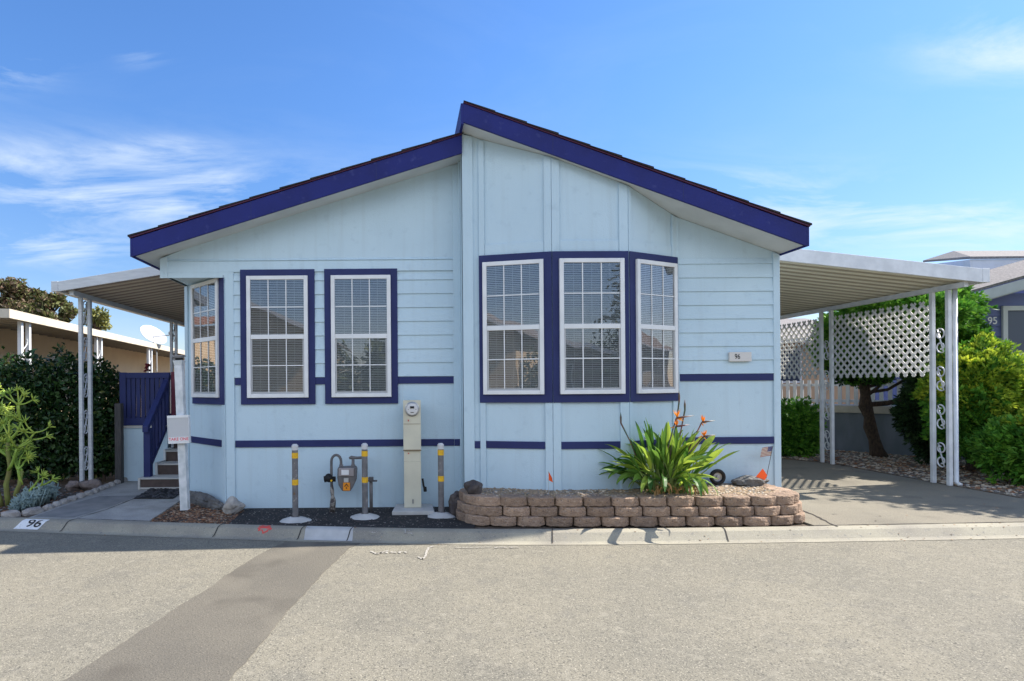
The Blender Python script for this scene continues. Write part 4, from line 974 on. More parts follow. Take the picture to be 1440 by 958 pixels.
# silver plant
sv = empty('silver_plant', (-4.55, 7.5, 0), 'low silvery blue succulent mound beside the stone border', 'plant')
m_ = MB(); rn = random.Random(31)
for i in range(190):
    px = rn.uniform(18, 78); py = interp(px, [(18, 722), (45, 717), (78, 704)])-rn.uniform(0, 9); g = G(px, py); hgt = interp(px, [(18, .08), (40, .2), (60, .27), (78, .18)])*rn.uniform(.6, 1.1)
    d = Vector((rn.uniform(-.5, .5), rn.uniform(-.5, .4), 1)).normalized(); a = Vector((g.x, g.y, 0)); stem = [a, a+d*hgt*.6, a+d*hgt+Vector((0, 0, .01))]; m_.tube(stem, [.008, .01, .004], 5)
    for k in range(9):
        t = rn.uniform(.35, 1); b = a+d*hgt*t; e_ = b+(rand_dir(rn)*.8+Vector((0, 0, .7))).normalized()*rn.uniform(.03, .06); m_.tube([b, b.lerp(e_, .6), e_], [.004, .0065, .002], 5)
m_.build('foliage', mat('silver_leaf', (.28, .37, .36), .6, (.20, .28, .28), 6), sv, smooth=True)

# bird of paradise
bp_c = Vector((2.92, 6.52, .29)); bp = empty('bird_of_paradise', bp_c, 'clump of bird of paradise with long green leaves and orange flowers in the planter', 'plant')
rn = random.Random(77)
lm = [leafmat('bop_leaf', (.07, .17, .025), (.13, .26, .04), .5, .35, .45), leafmat('bop_leaf_pale_lit', (.36, .46, .06), (.22, .36, .05), .4, .45, .5), mat('bop_stem', (.16, .22, .06), .5)]
m_ = MB()
def strap(mb, a, d, ln_, bl, wd, droop, roll, mi):
    """petiole then a folded lance blade"""
    q = [a]; dd = d.copy(); n = 12
    for i in range(n):
        dd = (dd+Vector((0, 0, -droop*(i/n)**1.5*.33))).normalized(); q.append(q[-1]+dd*(ln_+bl)/n)
    if q[-1].x > 3.42 and q[-1].z < .66: return
    k0 = int(n*ln_/(ln_+bl)); mb.cur = 2; mb.tube(q[:k0+1], .006, 5)
    mb.cur = mi; i0 = len(mb.v); m = n-k0
    for j in range(m+1):
        t = j/m; p_ = q[k0+j]; tg = (q[min(k0+j+1, n)]-q[k0+j-1]).normalized(); s_ = tg.cross(Vector((0, 0, 1)))
        if s_.length < .05: s_ = Vector((1, 0, 0))
        s_.normalize(); s_ = (Matrix.Rotation(roll, 3, tg) @ s_); up_ = s_.cross(tg); ww = wd*(math.sin(math.pi*min(1, (t*.93+.05)))**.7)
        rp = noise.noise(p_*14)*.006
        mb.v += [tuple(p_-s_*ww+up_*(ww*.35+rp)), tuple(p_), tuple(p_+s_*ww+up_*(ww*.35-rp))]
    for j in range(m):
        a0 = i0+j*3; mb.f += [(a0, a0+1, a0+4, a0+3), (a0+1, a0+2, a0+5, a0+4)]; mb.mi += [mi, mi]
for i in range(185):
    an = rn.uniform(0, 2*math.pi); el = rn.uniform(.15, 1.0); sp_ = (1-el)
    d = Vector((math.cos(an)*sp_*1.35+(.2 if math.cos(an) > 0 else .02), math.sin(an)*sp_*.75-.05, .5+el*.7)).normalized()
    a = bp_c+Vector((rn.uniform(-.19, .19)+d.x*.05, rn.uniform(-.1, .1), 0)); ln_ = rn.uniform(.22, .46); bl = rn.uniform(.26, .42)
    low = i < 40
    if low: d = Vector((math.cos(an)*(1.15 if math.cos(an) > 0 else .8), math.sin(an)*.6-.2, .8)).normalized(); ln_ *= .72
    pale = d.x > .1 and rn.random() < .6 or rn.random() < .2  # pale leaves mostly on the right, painting in sunlight from that side
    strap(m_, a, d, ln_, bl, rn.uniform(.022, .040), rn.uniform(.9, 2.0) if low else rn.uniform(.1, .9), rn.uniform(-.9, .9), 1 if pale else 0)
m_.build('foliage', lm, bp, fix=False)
dead = MB()
for i in range(22):
    a = bp_c+Vector((rn.uniform(-.2, .22), rn.uniform(-.16, .05), 0)); d = Vector((rn.uniform(-.8, .8), rn.uniform(-.6, .2), .6)).normalized(); strap(dead, a, d, .1, rn.uniform(.12, .22), .012, 3.5, rn.uniform(-1, 1), 0)
dead.mi = [0]*len(dead.f); dead.build('dry_leaf', mat('dry_leaf', (.42, .24, .09), .8), bp, fix=False)
orange = mat('orange_sepal', (.95, .28, .015), .5, (.95, .40, .03), 6, trans=.25); beak = mat('green_beak', (.05, .10, .06), .5, (.16, .05, .04), 8)
def flower(px, py, y, scale, seed, faded=False):
    r = random.Random(seed); h_ = P(px, py, y); a = bp_c+Vector((r.uniform(-.08, .1), 0, 0)); mid = a.lerp(h_, .5)+Vector((-.03, 0, .02))
    f = MB(); f.tube([a, mid, h_], [.009, .008, .007], 6); f.tube([h_-Vector((0, 0, .0)), h_+Vector((.05, -.02, .01))*scale, h_+Vector((.19, -.05, .03))*scale], [.011, .012, .001], 6)
    st = f.build('flower', beak, bp, smooth=True)
    s = MB()
    for k in range(7):
        d = Vector((r.uniform(-.55, .35), r.uniform(-.4, .2), 1)).normalized(); ln_ = r.uniform(.08, .13)*scale; w_ = d.cross(rand_dir(r)).normalized()*.013*scale
        b = h_+Vector((.01, 0, .0)); s.poly([b, b+d*ln_*.5+w_, b+d*ln_, b+d*ln_*.5-w_])
    for k in range(3):
        d = Vector((r.uniform(-1, 1), r.uniform(-.4, .2), r.uniform(-.6, .3))).normalized(); ln_ = .09*scale; w_ = d.cross(rand_dir(r)).normalized()*.010*scale
        s.poly([h_, h_+d*ln_*.5+w_, h_+d*ln_, h_+d*ln_*.5-w_])
    s.build('sepal', orange, st, fix=False)
flower(951, 588, 6.45, .95, 1); flower(950, 600, 6.42, .75, 5); flower(987, 594, 6.45, .7, 2); flower(989, 614, 6.4, .65, 3)
for (px, py) in ((873, 580), (955, 549), (963, 562)):
    f = MB(); e_ = P(px, py, 6.55); a = bp_c+Vector(((e_.x-bp_c.x)*.45, 0, .1)); f.tube([a, a.lerp(e_, .6)+Vector((-.01, 0, -.01)), e_-Vector((0, 0, .12)), e_-Vector((0, 0, .06)), e_], [.006, .006, .009, .011, .001], 6); f.build('bud', beak, bp, smooth=True)

# flags, wheel
def marker(px, pyb, pyt, y, label, w_=.05):
    b = P(px, pyb, y); t = P(px, pyt, y); m_ = MB(); r_ = empty('marker_flag', b, label, 'flag')
    m_.tube([b, t], .0022, 5); m_.build('wire', mat('thin_wire', (.4,.4,.4), .5), r_)
    return b, t, r_
oflag = mat('orange_flag', (.95, .13, .03), .6, trans=.3)
b, t, r_ = marker(771.5, 694, 663, 6.5, 'small orange marker flag in front of the left bay panels')
m_ = MB(); m_.poly([t, t+Vector((.035, -.01, -.07)), t+Vector((.05, .01, -.125)), t+Vector((-.0, 0, -.10))]); m_.build('flag_cloth', oflag, r_, fix=False)
b, t, r_ = marker(1076, 684, 663, 6.9, 'orange diamond shaped marker flag beside the striped flag')
m_ = MB(); c_ = P(1072, 669, 6.88); m_.poly([c_+Vector((-.075, 0, -.01)), c_+Vector((-.0, -.01, .085)), c_+Vector((.06, 0, -.0)), c_+Vector((.02, .01, -.08))]); m_.build('flag_cloth', oflag, r_, fix=False)
b = P(1076, 680, 6.95); t = P(1087, 627, 6.95); r_ = empty('small_flag', b, 'small faded stars and stripes flag leaning at the right corner board', 'flag')
m_ = MB(); m_.tube([b, t], .003, 6); m_.build('stick', mat('dark_stick', (.06,.05,.04), .6), r_)
m_ = MB(); nst = 13; dn = (b-t).normalized(); sd = Vector((-1, 0, -.13)).normalized(); W_, H_ = .135, .115
def fpnt(u_, v_): return t+dn*(.005+v_*H_)+sd*u_*W_+Vector((0, math.sin(u_*5)*.008, 0))
for i in range(nst):
    for j in range(8):
        u0, u1 = j/8, (j+1)/8; m_.cur = (0 if i % 2 == 0 else 1) if not (j < 3 and i < 7) else 2; m_.poly([fpnt(u0, i/nst), fpnt(u1, i/nst), fpnt(u1, (i+1)/nst), fpnt(u0, (i+1)/nst)])
m_.build('flag_cloth', [mat('faded_red_stripe', (.30, .10, .09), .8), mat('flag_cream', (.62,.58,.48), .8), mat('flag_blue', (.05,.05,.16), .8)], r_, fix=False)
m_ = MB()
for a_ in range(4):
    for b_ in range(5):
        c_ = fpnt((.4+b_*.7)/8/1.28, (.6+a_*1.7)/nst)+Vector((0, -.004, 0)); pts = []
        for k in range(10):
            an = math.pi/2+k*math.pi/5; rr = .0032 if k % 2 == 0 else .0013; pts.append(c_+Vector((math.cos(an)*rr, 0, math.sin(an)*rr)))
        m_.poly(pts)
m_.build('stars', white, r_, fix=False)
wc = P(1009, 671, 6.96); wh = empty('wheel', (wc.x, wc.y, .29), 'small black tyre wheel leaning against the blue wall behind the planter', 'wheel')
m_ = MB(); R0, r0_ = .074, .022; n = 28
for i in range(n):
    for j in range(10):
        a = 2*math.pi*i/n; b_ = 2*math.pi*j/10; rr = R0+r0_*math.cos(b_); m_.v.append((wc.x+rr*math.cos(a), wc.y+r0_*1.1*math.sin(b_), .385+rr*math.sin(a)))
for i in range(n):
    for j in range(10): m_.f.append((i*10+j, ((i+1)%n)*10+j, ((i+1)%n)*10+(j+1)%10, i*10+(j+1)%10)); m_.mi.append(0)
m_.build('tyre', blackm, wh, smooth=True)
disc_y(wc.x, wc.y+.012, .385, [(.054, 0), (.054, .015), (.042, .006), (.02, .008), (.016, .026), (.004, .028)], mat('grey_rim', (.38,.38,.38), .4, metal=.3), wh, 'rim')

# ------------------------------------------------------------------ shrubs and trees on the right
jun = leafmat('juniper_green', (.13, .34, .035), (.08, .22, .025), .45, .25, .6); gold = leafmat('sunlit_gold_juniper', (.46, .54, .05), (.24, .40, .04), .4, .35, .6); dk = leafmat('dark_juniper', (.03, .075, .022), (.02, .05, .016), .5, .15, .6)  # gold is partly the leaf's own, partly painted-in sunlight on the shrub tops
def shrub(name, label, blobs, n, size, mats, seed, trunk=None, mode='spray', gold_blobs=None, ng=0, cat='shrub', zmin=.03, up=.3, aspect=.55, lump=.3, shell=.4, core=True):
    r_ = empty(name, (blobs[0][0], blobs[0][1], 0), label, cat)
    m_ = MB(); foliage(m_, blobs, n, size, aspect, seed, shell, lump, 3.0, .4, mode, up, zmin)
    if ng: m_.cur = 1; foliage(m_, gold_blobs, ng, size, aspect, seed+1, .2, lump, 3.0, .4, mode, up, zmin)
    m_.build('foliage', mats, r_, fix=False)
    if trunk: trunk(r_)
    return r_
def stems(*segs):
    def f(r_):
        m_ = MB()
        for i, (a, b, r0, r1) in enumerate(segs): limb(m_, a, b, r0, r1, i+3, .08)
        m_.build('trunk', bark, r_)
    return f
shrub('juniper_shrub', 'low dark green juniper bush against the house wall end of the gravel bed', [(8.0, 12.0, .75, .42, .4, .35), (7.75, 12.0, .45, .28, .35, .42), (8.2, 11.95, .5, .24, .35, .4), (8.0, 11.9, .3, .35, .3, .3)], 3600, .085, [jun, dk], 41, stems(((8.0, 12, 0), (8.0, 12, .6), .05, .03)))
gb = [(9.45, 9.7, 1.35, .62, .55, .72), (9.2, 9.6, .9, .4, .5, .6), (9.8, 9.7, 1.0, .5, .5, .7), (10.1, 9.9, .75, .4, .5, .65)]
gbt = [(9.45, 9.65, 1.42, .6, .56, .62), (9.85, 9.65, 1.15, .5, .52, .66)]
shrub('golden_shrub', 'large rounded shrub with golden green tips, brightened as if sunlit, beside the front carport post', gb, 12000, .085, [jun, gold], 42, stems(((9.5, 9.8, 0), (9.5, 9.8, 1.2), .07, .04)), gold_blobs=gbt, ng=9000)
gb = [(8.95, 8.15, .62, .45, .42, .38), (9.4, 8.2, .55, .5, .5, .5), (9.9, 8.3, .6, .5, .5, .5), (9.1, 8.2, .3, .45, .4, .3), (8.75, 8.5, .5, .3, .3, .35)]
shrub('golden_shrub', 'low spreading shrub with golden top, coloured as if sunlit, in front of the large golden shrub', gb, 9000, .08, [jun, gold], 43, stems(((9.1, 8.3, 0), (9.0, 8.2, .5), .05, .03), ((9.2, 8.3, 0), (9.5, 8.2, .5), .05, .03)), gold_blobs=[(9.15, 8.1, .88, .46, .44, .24), (9.7, 8.2, .92, .52, .47, .26)], ng=8000)
shrub('dark_shrub', 'dark narrow evergreen shrub directly behind the front carport post', [(9.55, 10.55, 1.35, .38, .35, .5), (9.35, 10.5, .95, .38, .35, .45), (9.6, 10.5, .5, .35, .3, .4)], 6500, .085, [dk, dk], 44, stems(((9.6, 10.6, 0), (9.6, 10.6, 1), .05, .03)), up=.0)
def jtree(r_):
    m_ = MB(); a = Vector((9.45, 11.75, 0))
    m_.tube([a+Vector((.10, 0, -.03)), a+Vector((.05, 0, .14)), a+Vector((.02, .02, .35)), a+Vector((-.08, 0, .6)), a+Vector((-.07, .03, .8)), a+Vector((-.17, 0, 1.02)), a+Vector((-.13, .05, 1.25)), a+Vector((-.2, 0, 1.5)), a+Vector((-.16, 0, 2.2))], [.17, .125, .10, .115, .09, .12, .085, .09, .05], 10)
    m_.build('trunk', bark, r_, smooth=True)
    l_ = MB(); b = a+Vector((-.12, 0, 1.05)); l_.tube([b, b+Vector((.35, -.05, .03)), b+Vector((.7, -.1, .12)), b+Vector((.95, -.15, .4)), b+Vector((1.0, -.15, .9))], [.05, .05, .045, .04, .02], 8)
    b = a+Vector((-.12, 0, 1.3)); l_.tube([b, b+Vector((.4, 0, .05)), b+Vector((.8, .05, .25)), b+Vector((1.1, .1, .9))], [.035, .03, .03, .015], 8)
    for k_, (dx, dz, ex, ez) in enumerate(((.3, .55, .55, .95), (-.1, .5, -.45, .9), (.55, .3, .9, .75), (-.3, .2, -.7, .55))):
        q_ = a+Vector((-.13, -.03, 1.25+.08*k_)); l_.tube([q_, q_+Vector((dx*.6, -.04, dz*.3)), q_+Vector((dx, .02, dz*.75)), q_+Vector((ex, 0, ez))], [.035, .028, .022, .012], 7)
    b = a+Vector((-.13, 0, 1.6)); l_.tube([b, b+Vector((-.3, 0, .3)), b+Vector((-.5, 0, .7))], [.05, .04, .02], 8)
    l_.build('limb', bark, r_, smooth=True)
tb = [(9.0, 10.8, 2.9, .75, .75, .38), (9.6, 10.8, 2.85, .7, .75, .38), (9.15, 10.0, 2.7, .4, .4, .25), (8.95, 11.6, 2.6, .55, .5, .32), (9.5, 11.6, 2.75, .6, .5, .32), (10.1, 11.5, 2.85, .6, .5, .35), (10.5, 11.4, 2.75, .5, .5, .35), (10.75, 11.4, 2.45, .38, .4, .38), (8.75, 11.8, 2.2, .4, .4, .35), (9.8, 11.7, 2.2, .8, .4, .5), (9.2, 11.7, 1.75, .5, .4, .25), (10.4, 11.5, 1.9, .5, .4, .5)]
shrub('juniper_tree', 'twisted juniper tree with bright green crown rising behind the lattice panel', tb, 34000, .085, [jun, dk], 45, jtree, cat='tree', gold_blobs=[(9.8, 11.7, 2.1, .8, .4, .45), (9.2, 11.7, 1.75, .55, .4, .25)], ng=3000)

# ------------------------------------------------------------------ low wall, picket fence, buildings on the right
wl = Line((7.6, 15.6), (10.35, 11.15)); wlm = mat('grey_blue_skirting', (.17, .20, .25), .8, (.13, .16, .2), 3, .3, 40, stretch=(2, 2, .5))
wr = empty('low_wall', (9.3, 13.2, 0), 'low blue grey wall with a cream capping behind the juniper trunk', 'wall')
wl2 = Line((7.2, 16.3), (11.6, 9.9))
m_ = MB(); wl2.box(m_, 0, wl2.len, -.02, .84, -.12, 0); m_.build('wall', wlm, wr)
m_ = MB(); wl2.box(m_, 0, wl2.len, .841, 1.0, -.8, .04); m_.build('capping', mat('cream_slab', (.52,.50,.45), .8, (.42,.40,.36), 5), wr, bevel=.006)
pf_ = empty('picket_fence', (9.2, 13.4, 1.0), 'white picket railing standing on the low blue grey wall', 'fence')
m_ = MB(); m2 = MB(); wl3 = Line((7.0, 17.1), (10.8, 11.6))
wl3.box(m2, 0, wl3.len, 1.06, 1.12, -.03, .03); wl3.box(m2, 0, wl3.len, 1.42, 1.48, -.03, .03); m2.build('rail', white, pf_)
t = .05; 
while t < wl3.len: wl3.box(m_, t, t+.07, 1.001, 1.56, .031, .05); t += .15
m_.build('picket', white, pf_)
def simple_house(name, label, x0, x1, y0, y1, zw, ridge, wallm, roofm, trimm, axis='y', over=.4, wins=(), face=-1, extra=None):
    r_ = empty(name, ((x0+x1)/2, y0, 0), label, 'house')
    m_ = MB(); m_.box(x0, x1, y0, y1, -.1, zw)
    if axis == 'y': xm = (x0+x1)/2; m_.prism([(x0, y0, zw), (x1, y0, zw), (xm, y0, ridge)], (0, y1-y0, 0))
    m_.build('wall', wallm, r_)
    m_ = MB(); f = MB(); th = .1
    if axis == 'y':
        xm = (x0+x1)/2; sl = (ridge-zw)/(xm-x0); ze = zw-over*sl
        for xe in (x0-over, x1+over):
            m_.hexa([(xe, y0-over, ze+.01), (xm, y0-over, ridge+.01), (xm, y1+over, ridge+.01), (xe, y1+over, ze+.01), (xe, y0-over, ze+th), (xm, y0-over, ridge+th), (xm, y1+over, ridge+th), (xe, y1+over, ze+th)])
            for yy in (y0-over-.03, y1+over): f.hexa([(xe, yy, ze-.08), (xm, yy, ridge-.08), (xm, yy+.03, ridge-.08), (xe, yy+.03, ze-.08), (xe, yy, ze+th-.0), (xm, yy, ridge+th), (xm, yy+.03, ridge+th), (xe, yy+.03, ze+th)])
    else:
        ym = (y0+y1)/2; sl = (ridge-zw)/(ym-y0); ze = zw-over*sl
        for ye in (y0-over, y1+over):
            m_.hexa([(x0-over, ye, ze+.01), (x1+over, ye, ze+.01), (x1+over, ym, ridge+.01), (x0-over, ym, ridge+.01), (x0-over, ye, ze+th), (x1+over, ye, ze+th), (x1+over, ym, ridge+th), (x0-over, ym, ridge+th)])
            yy = ye-.03 if ye < ym else ye; f.box(x0-over, x1+over, yy, yy+.03, ze-.06, ze+th)
        g_ = MB()
        for xx in (x0, x1-.05): g_.prism([(xx, y0, zw), (xx, y1, zw), (xx, ym, ridge)], (.05, 0, 0))
        g_.build('gable', wallm, r_)
    m_.build('roof', roofm, r_); f.build('fascia', trimm, r_)
    for (wx, wz, ww, wh, plane) in wins:
        fr = MB(); gl = MB(); t_ = .06
        if plane in ('f', 'b'):
            yy = y0-.02 if plane == 'f' else y1+.02; e = -.03 if plane == 'f' else .03
            for (a, b, c, d) in ((wx, wx+t_, wz, wz+wh), (wx+ww-t_, wx+ww, wz, wz+wh), (wx+t_, wx+ww-t_, wz, wz+t_), (wx+t_, wx+ww-t_, wz+wh-t_, wz+wh)): fr.box(a, b, min(yy, yy+e), max(yy, yy+e), c, d)
            gl.box(wx+t_, wx+ww-t_, min(yy, yy+e*.4), max(yy, yy+e*.4), wz+t_, wz+wh-t_)
        else:
            xx = x1+.0 if plane == 'r' else x0-.0; e = .03 if plane == 'r' else -.03
            for (a, b, c, d) in ((wx, wx+t_, wz, wz+wh), (wx+ww-t_, wx+ww, wz, wz+wh), (wx+t_, wx+ww-t_, wz, wz+t_), (wx+t_, wx+ww-t_, wz+wh-t_, wz+wh)): fr.box(min(xx, xx+e), max(xx, xx+e), a, b, c, d)
            gl.box(min(xx, xx+e*.4), max(xx, xx+e*.4), wx+t_, wx+ww-t_, wz+t_, wz+wh-t_)
        wo = fr.build('window', white, r_); gl.build('pane', dkglass, wo)
    return r_
dkglass = mat('dark_window_glass', (.05, .06, .075), .08, spec=.9)
peach = mat('peach_stucco', (.62, .44, .28), .85, (.55, .38, .24), 2, .2, 60)
cream = mat('cream_stucco', (.78, .62, .40), .85, (.72, .56, .36), 2, .2, 60)
greyroof = mat('grey_shingle', (.16, .15, .15), .9, (.26, .24, .23), 25, .5, 70)
brownroof = mat('brown_shingle', (.16, .09, .06), .9, (.10, .06, .045), 20, .5, 70)
slate = mat('slate_blue_siding', (.17, .20, .42), .75, (.14, .17, .36), 2, .2, 60)
# small peach house far behind the lattice
simple_house('peach_house', 'peach stucco house with grey roof seen through the far lattice panel', 9.6, 17.0, 20.6, 30, 3.05, 4.2, peach, greyroof, mat('cream_trim', (.6,.58,.52), .7), 'x', .4, [(13.0, 1.5, 1.0, 1.2, 'f'), (15.0, 1.5, 1.0, 1.2, 'f'), (16.2, 1.4, .6, 1.2, 'f')])
# neighbour slate blue house with the number 95
sb = empty('slate_blue_house', (12, 11, 0), 'slate blue neighbouring house with grey shingle roofs and white trimmed window', 'house')
YN = 11.6; xw = uv(1378, 450)[0]/F*YN
m_ = MB(); m_.box(xw, xw+8, YN, YN+2.6, -.05, 3.25); m_.build('wall', slate, sb)
m_ = MB(); z = .2
while z < 3.1: m_.prism([(xw, YN-.022, z), (xw, YN-.006, z+.2), (xw, YN-.001, z+.2), (xw, YN-.001, z)], (8, 0, 0)); z += .2
m_.build('siding', slate, sb)
a = P(1350, 421, YN-.5); b = P(1446, 394, YN-.5); dv = (b-a)/(b.x-a.x); b2 = a+dv*6
wtrim = mat('cool_white_trim', (.62, .65, .68), .6, (.55,.58,.6), 4)
m_ = MB(); up_ = Vector((0, 0, .15)); q = Vector((0, .03, 0)); m_.hexa([a-up_, b2-up_, b2-up_+q, a-up_+q, a+up_*.3, b2+up_*.3, b2+up_*.3+q, a+up_*.3+q]); m_.build('fascia', wtrim, sb)
m_ = MB(); rf = Vector((.3, .95, .30)); o_ = Vector((0, 0, .06)); th = Vector((0, 0, .05)); m_.hexa([a+o_, b2+o_, b2+o_+rf, a+o_+rf, a+o_+th, b2+o_+th, b2+o_+rf+th, a+o_+rf+th]); m_.build('roof', greyroof, sb)
m_ = MB(); m_.hexa([a-up_+Vector((.1, .04, 0)), b2-up_+Vector((0, .04, 0)), b2-up_+Vector((0, .5, 0)), a-up_+Vector((.1, .5, 0)), a-up_+Vector((.1, .04, .02)), b2-up_+Vector((0, .04, .02)), b2-up_+Vector((0, .5, .02)), a-up_+Vector((.1, .5, .02))]); m_.build('soffit', wtrim, sb)
YU = 13.6; c0 = P(1366, 381, YU); c1 = P(1470, 392, YU); 
xu = uv(1352, 400)[0]/F*YU
m_ = MB(); m_.box(xu, xu+9, YU+.1, YU+2.2, 1.0, P(1366, 375, YU).z); m_.build('upper_wall', slate, sb)
f0 = P(1366, 379, YU-.35); f1 = P(1440, 379, YU-.35); ff0 = P(1366, 365, YU-.35)
hgt = ff0.z-f0.z
m_ = MB(); m_.box(f0.x, f0.x+9, YU-.35, YU-.32, f0.z, f0.z+hgt); 
l0 = P(1316, 371, YU+2.2); m_.hexa([(f0.x-.03, YU-.35, f0.z), (f0.x, YU-.35, f0.z), (l0.x+.03, YU+2.2, l0.z-.12), (l0.x, YU+2.2, l0.z-.12), (f0.x-.03, YU-.35, f0.z+hgt), (f0.x, YU-.35, f0.z+hgt), (l0.x+.03, YU+2.2, l0.z), (l0.x, YU+2.2, l0.z)]); m_.build('fascia', wtrim, sb)
m_ = MB(); tp = P(1341, 356, YU+3.0); tr = Vector((tp.x+10, tp.y, tp.z)); q0 = Vector((f0.x-.05, YU-.38, f0.z+hgt)); q1 = Vector((f0.x+10, YU-.38, f0.z+hgt)); th = Vector((0, 0, .06))
m_.prism([q0, q1, tr, tp], th); lb = P(1298, 369, YU+5.5); m_.prism([q0+Vector((0,0,.002)), tp+Vector((-.001,0,.002)), lb], th); m_.build('roof', greyroof, sb)
m_ = MB()
for (px0, px1) in ((1293, 1300), (1309, 1312)): pass
wx = uv(1406, 450)[0]/F*YN; z0, z1 = P(1410, 503, YN).z, P(1410, 431, YN).z
fr = MB(); t_ = .09; yy = YN-.03; ww = 1.3
for (a_, b_, c_, d_) in ((wx, wx+t_, z0, z1), (wx+ww-t_, wx+ww, z0, z1), (wx+t_, wx+ww-t_, z0, z0+t_), (wx+t_, wx+ww-t_, z1-t_, z1)): fr.box(a_, b_, yy-.04, yy, c_, d_)
wo = fr.build('window', wtrim, sb); g_ = MB(); g_.box(wx+t_, wx+ww-t_, yy-.012, yy-.002, z0+t_, z1-t_); g_.build('pane', mat('window_screen', (.10,.12,.17), .4), wo)
g_ = MB(); g_.box(wx+ww/2-.02, wx+ww/2+.02, yy-.025, yy-.0125, z0+t_, z1-t_); g_.build('mullion', wtrim, wo)
n5 = P(1395.5, 451.5, YN-.03); text_obj('95', .20, lambda v: (n5.x+v.x, YN-.035, n5.z+v.y), white, sb, 'digits')

# ------------------------------------------------------------------ neighbour on the left
nl = empty('cream_neighbour_house', (-8.4, 11, 0), 'cream neighbouring mobile home with long white awning behind the hedge', 'house')
dn_ = Vector((-.118, 1, 0)).normalized(); A0 = Vector((-6.97, 10.3, 0)); nn_ = Vector((dn_.y, -dn_.x, 0))  # to the right
lnN = Line(tuple((A0+dn_*24)[:2]), tuple(A0[:2]))
def nb(mb, t0, t1, s0, s1, z0, z1, z0b=None, z1b=None):   # t along depth, s to the left of the awning edge
    z0b = z0 if z0b is None else z0b; z1b = z1 if z1b is None else z1b
    q = lambda t, s, z: tuple(A0+dn_*t-nn_*s+Vector((0, 0, z)))
    mb.hexa([q(t0, s0, z0), q(t1, s0, z0), q(t1, s1, z0b), q(t0, s1, z0b), q(t0, s0, z1), q(t1, s0, z1), q(t1, s1, z1b), q(t0, s1, z1b)])
fz0, fz1 = 2.76, 2.92
m_ = MB(); nb(m_, 0, 26, 0, .03, fz0, fz1); nb(m_, 0, .03, .031, 1.6, fz0, fz1, fz0+.03, fz1+.03); m_.build('fascia', mat('cream_fascia', (.60, .54, .44), .6, (.52, .46, .37), 3), nl)
m_ = MB(); nb(m_, .035, 26, .035, 1.75, fz0+.06, fz0+.08, fz0+.1, fz0+.12)
for i in range(60): nb(m_, .1+i*.42, .13+i*.42, .04, 1.7, fz0+.03, fz0+.0595, fz0+.07, fz0+.0995)
m_.build('awning_panel', mat('tan_pan_roof', (.30,.28,.25), .7), nl)
m_ = MB(); nb(m_, -.6, 26, 1.55, 6.5, -.1, 2.925); m_.build('wall', cream, nl)
m_ = MB(); nb(m_, -.7, 26.2, 1.25, 4.2, 2.93, 2.99, 3.45, 3.5); m_.build('roof', mat('rust_shingle', (.30,.15,.09), .9, (.2,.1,.07), 20), nl)
for t in (.55, 4.0, 8.0, 12.5, 17.0):
    for dt in (0, .28):
        m_ = MB(); nb(m_, t+dt, t+dt+.07, .08, .15, 0, fz0-.001); po = m_.build('post', wmetal, nl)
    m_ = MB(); c_ = A0+dn_*(t+.035)-nn_*.115; zz = .3
    while zz < 2.4:
        pts = [c_+dn_*(.035+.21*(.5+.5*math.sin(k*.6+zz)))+Vector((0, 0, zz+k*.045)) for k in range(12)]; m_.tube(pts, .009, 5); zz += .55
    m_.build('scroll', wmetal, po)
m_ = MB(); nb(m_, 4.9, 6.2, 1.51, 1.549, 1.05, 2.35); nw = m_.build('window', white, nl)
m_ = MB(); nb(m_, 4.98, 6.12, 1.495, 1.509, 1.13, 2.27); m_.build('pane', dkglass, nw)
# satellite dish
dc = P(216, 471, 19.0); sd_ = empty('satellite_dish', dc, 'white satellite dish on the roof edge of the cream neighbouring home', 'satellite dish')
m_ = MB(); n = 20; ax_ = Vector((.62, -.35, .7)).normalized(); t1 = ax_.orthogonal().normalized(); t2 = ax_.cross(t1)
for k, (r_, d_) in enumerate(((.02, -.10), (.25, -.07), (.45, 0))):
    for q in range(n): a_ = 2*math.pi*q/n; m_.v.append(tuple(dc+(t1*math.cos(a_)+t2*math.sin(a_))*r_+ax_*d_))
for k in range(2):
    for q in range(n): m_.f.append((k*n+q, k*n+(q+1)%n, (k+1)*n+(q+1)%n, (k+1)*n+q)); m_.mi.append(0)
do = m_.build('dish', wmetal, sd_, fix=False); sm = do.modifiers.new('thick', 'SOLIDIFY'); sm.thickness = .02
m_ = MB(); m_.tube([dc-ax_*.09, dc+Vector((.5, 0, -.02)), dc+Vector((.55, 0, .08))], .02, 6); m_.tube([dc+Vector((.5, 0, .03)), dc+Vector((.6, 0, .14))], .04, 6); m_.tube([dc-ax_*.1, dc+Vector((.05, .1, -.6)), dc+Vector((.05, .1, -1.2))], .025, 6); m_.build('arm', mat('grey_arm', (.3,.3,.3), .5), sd_)

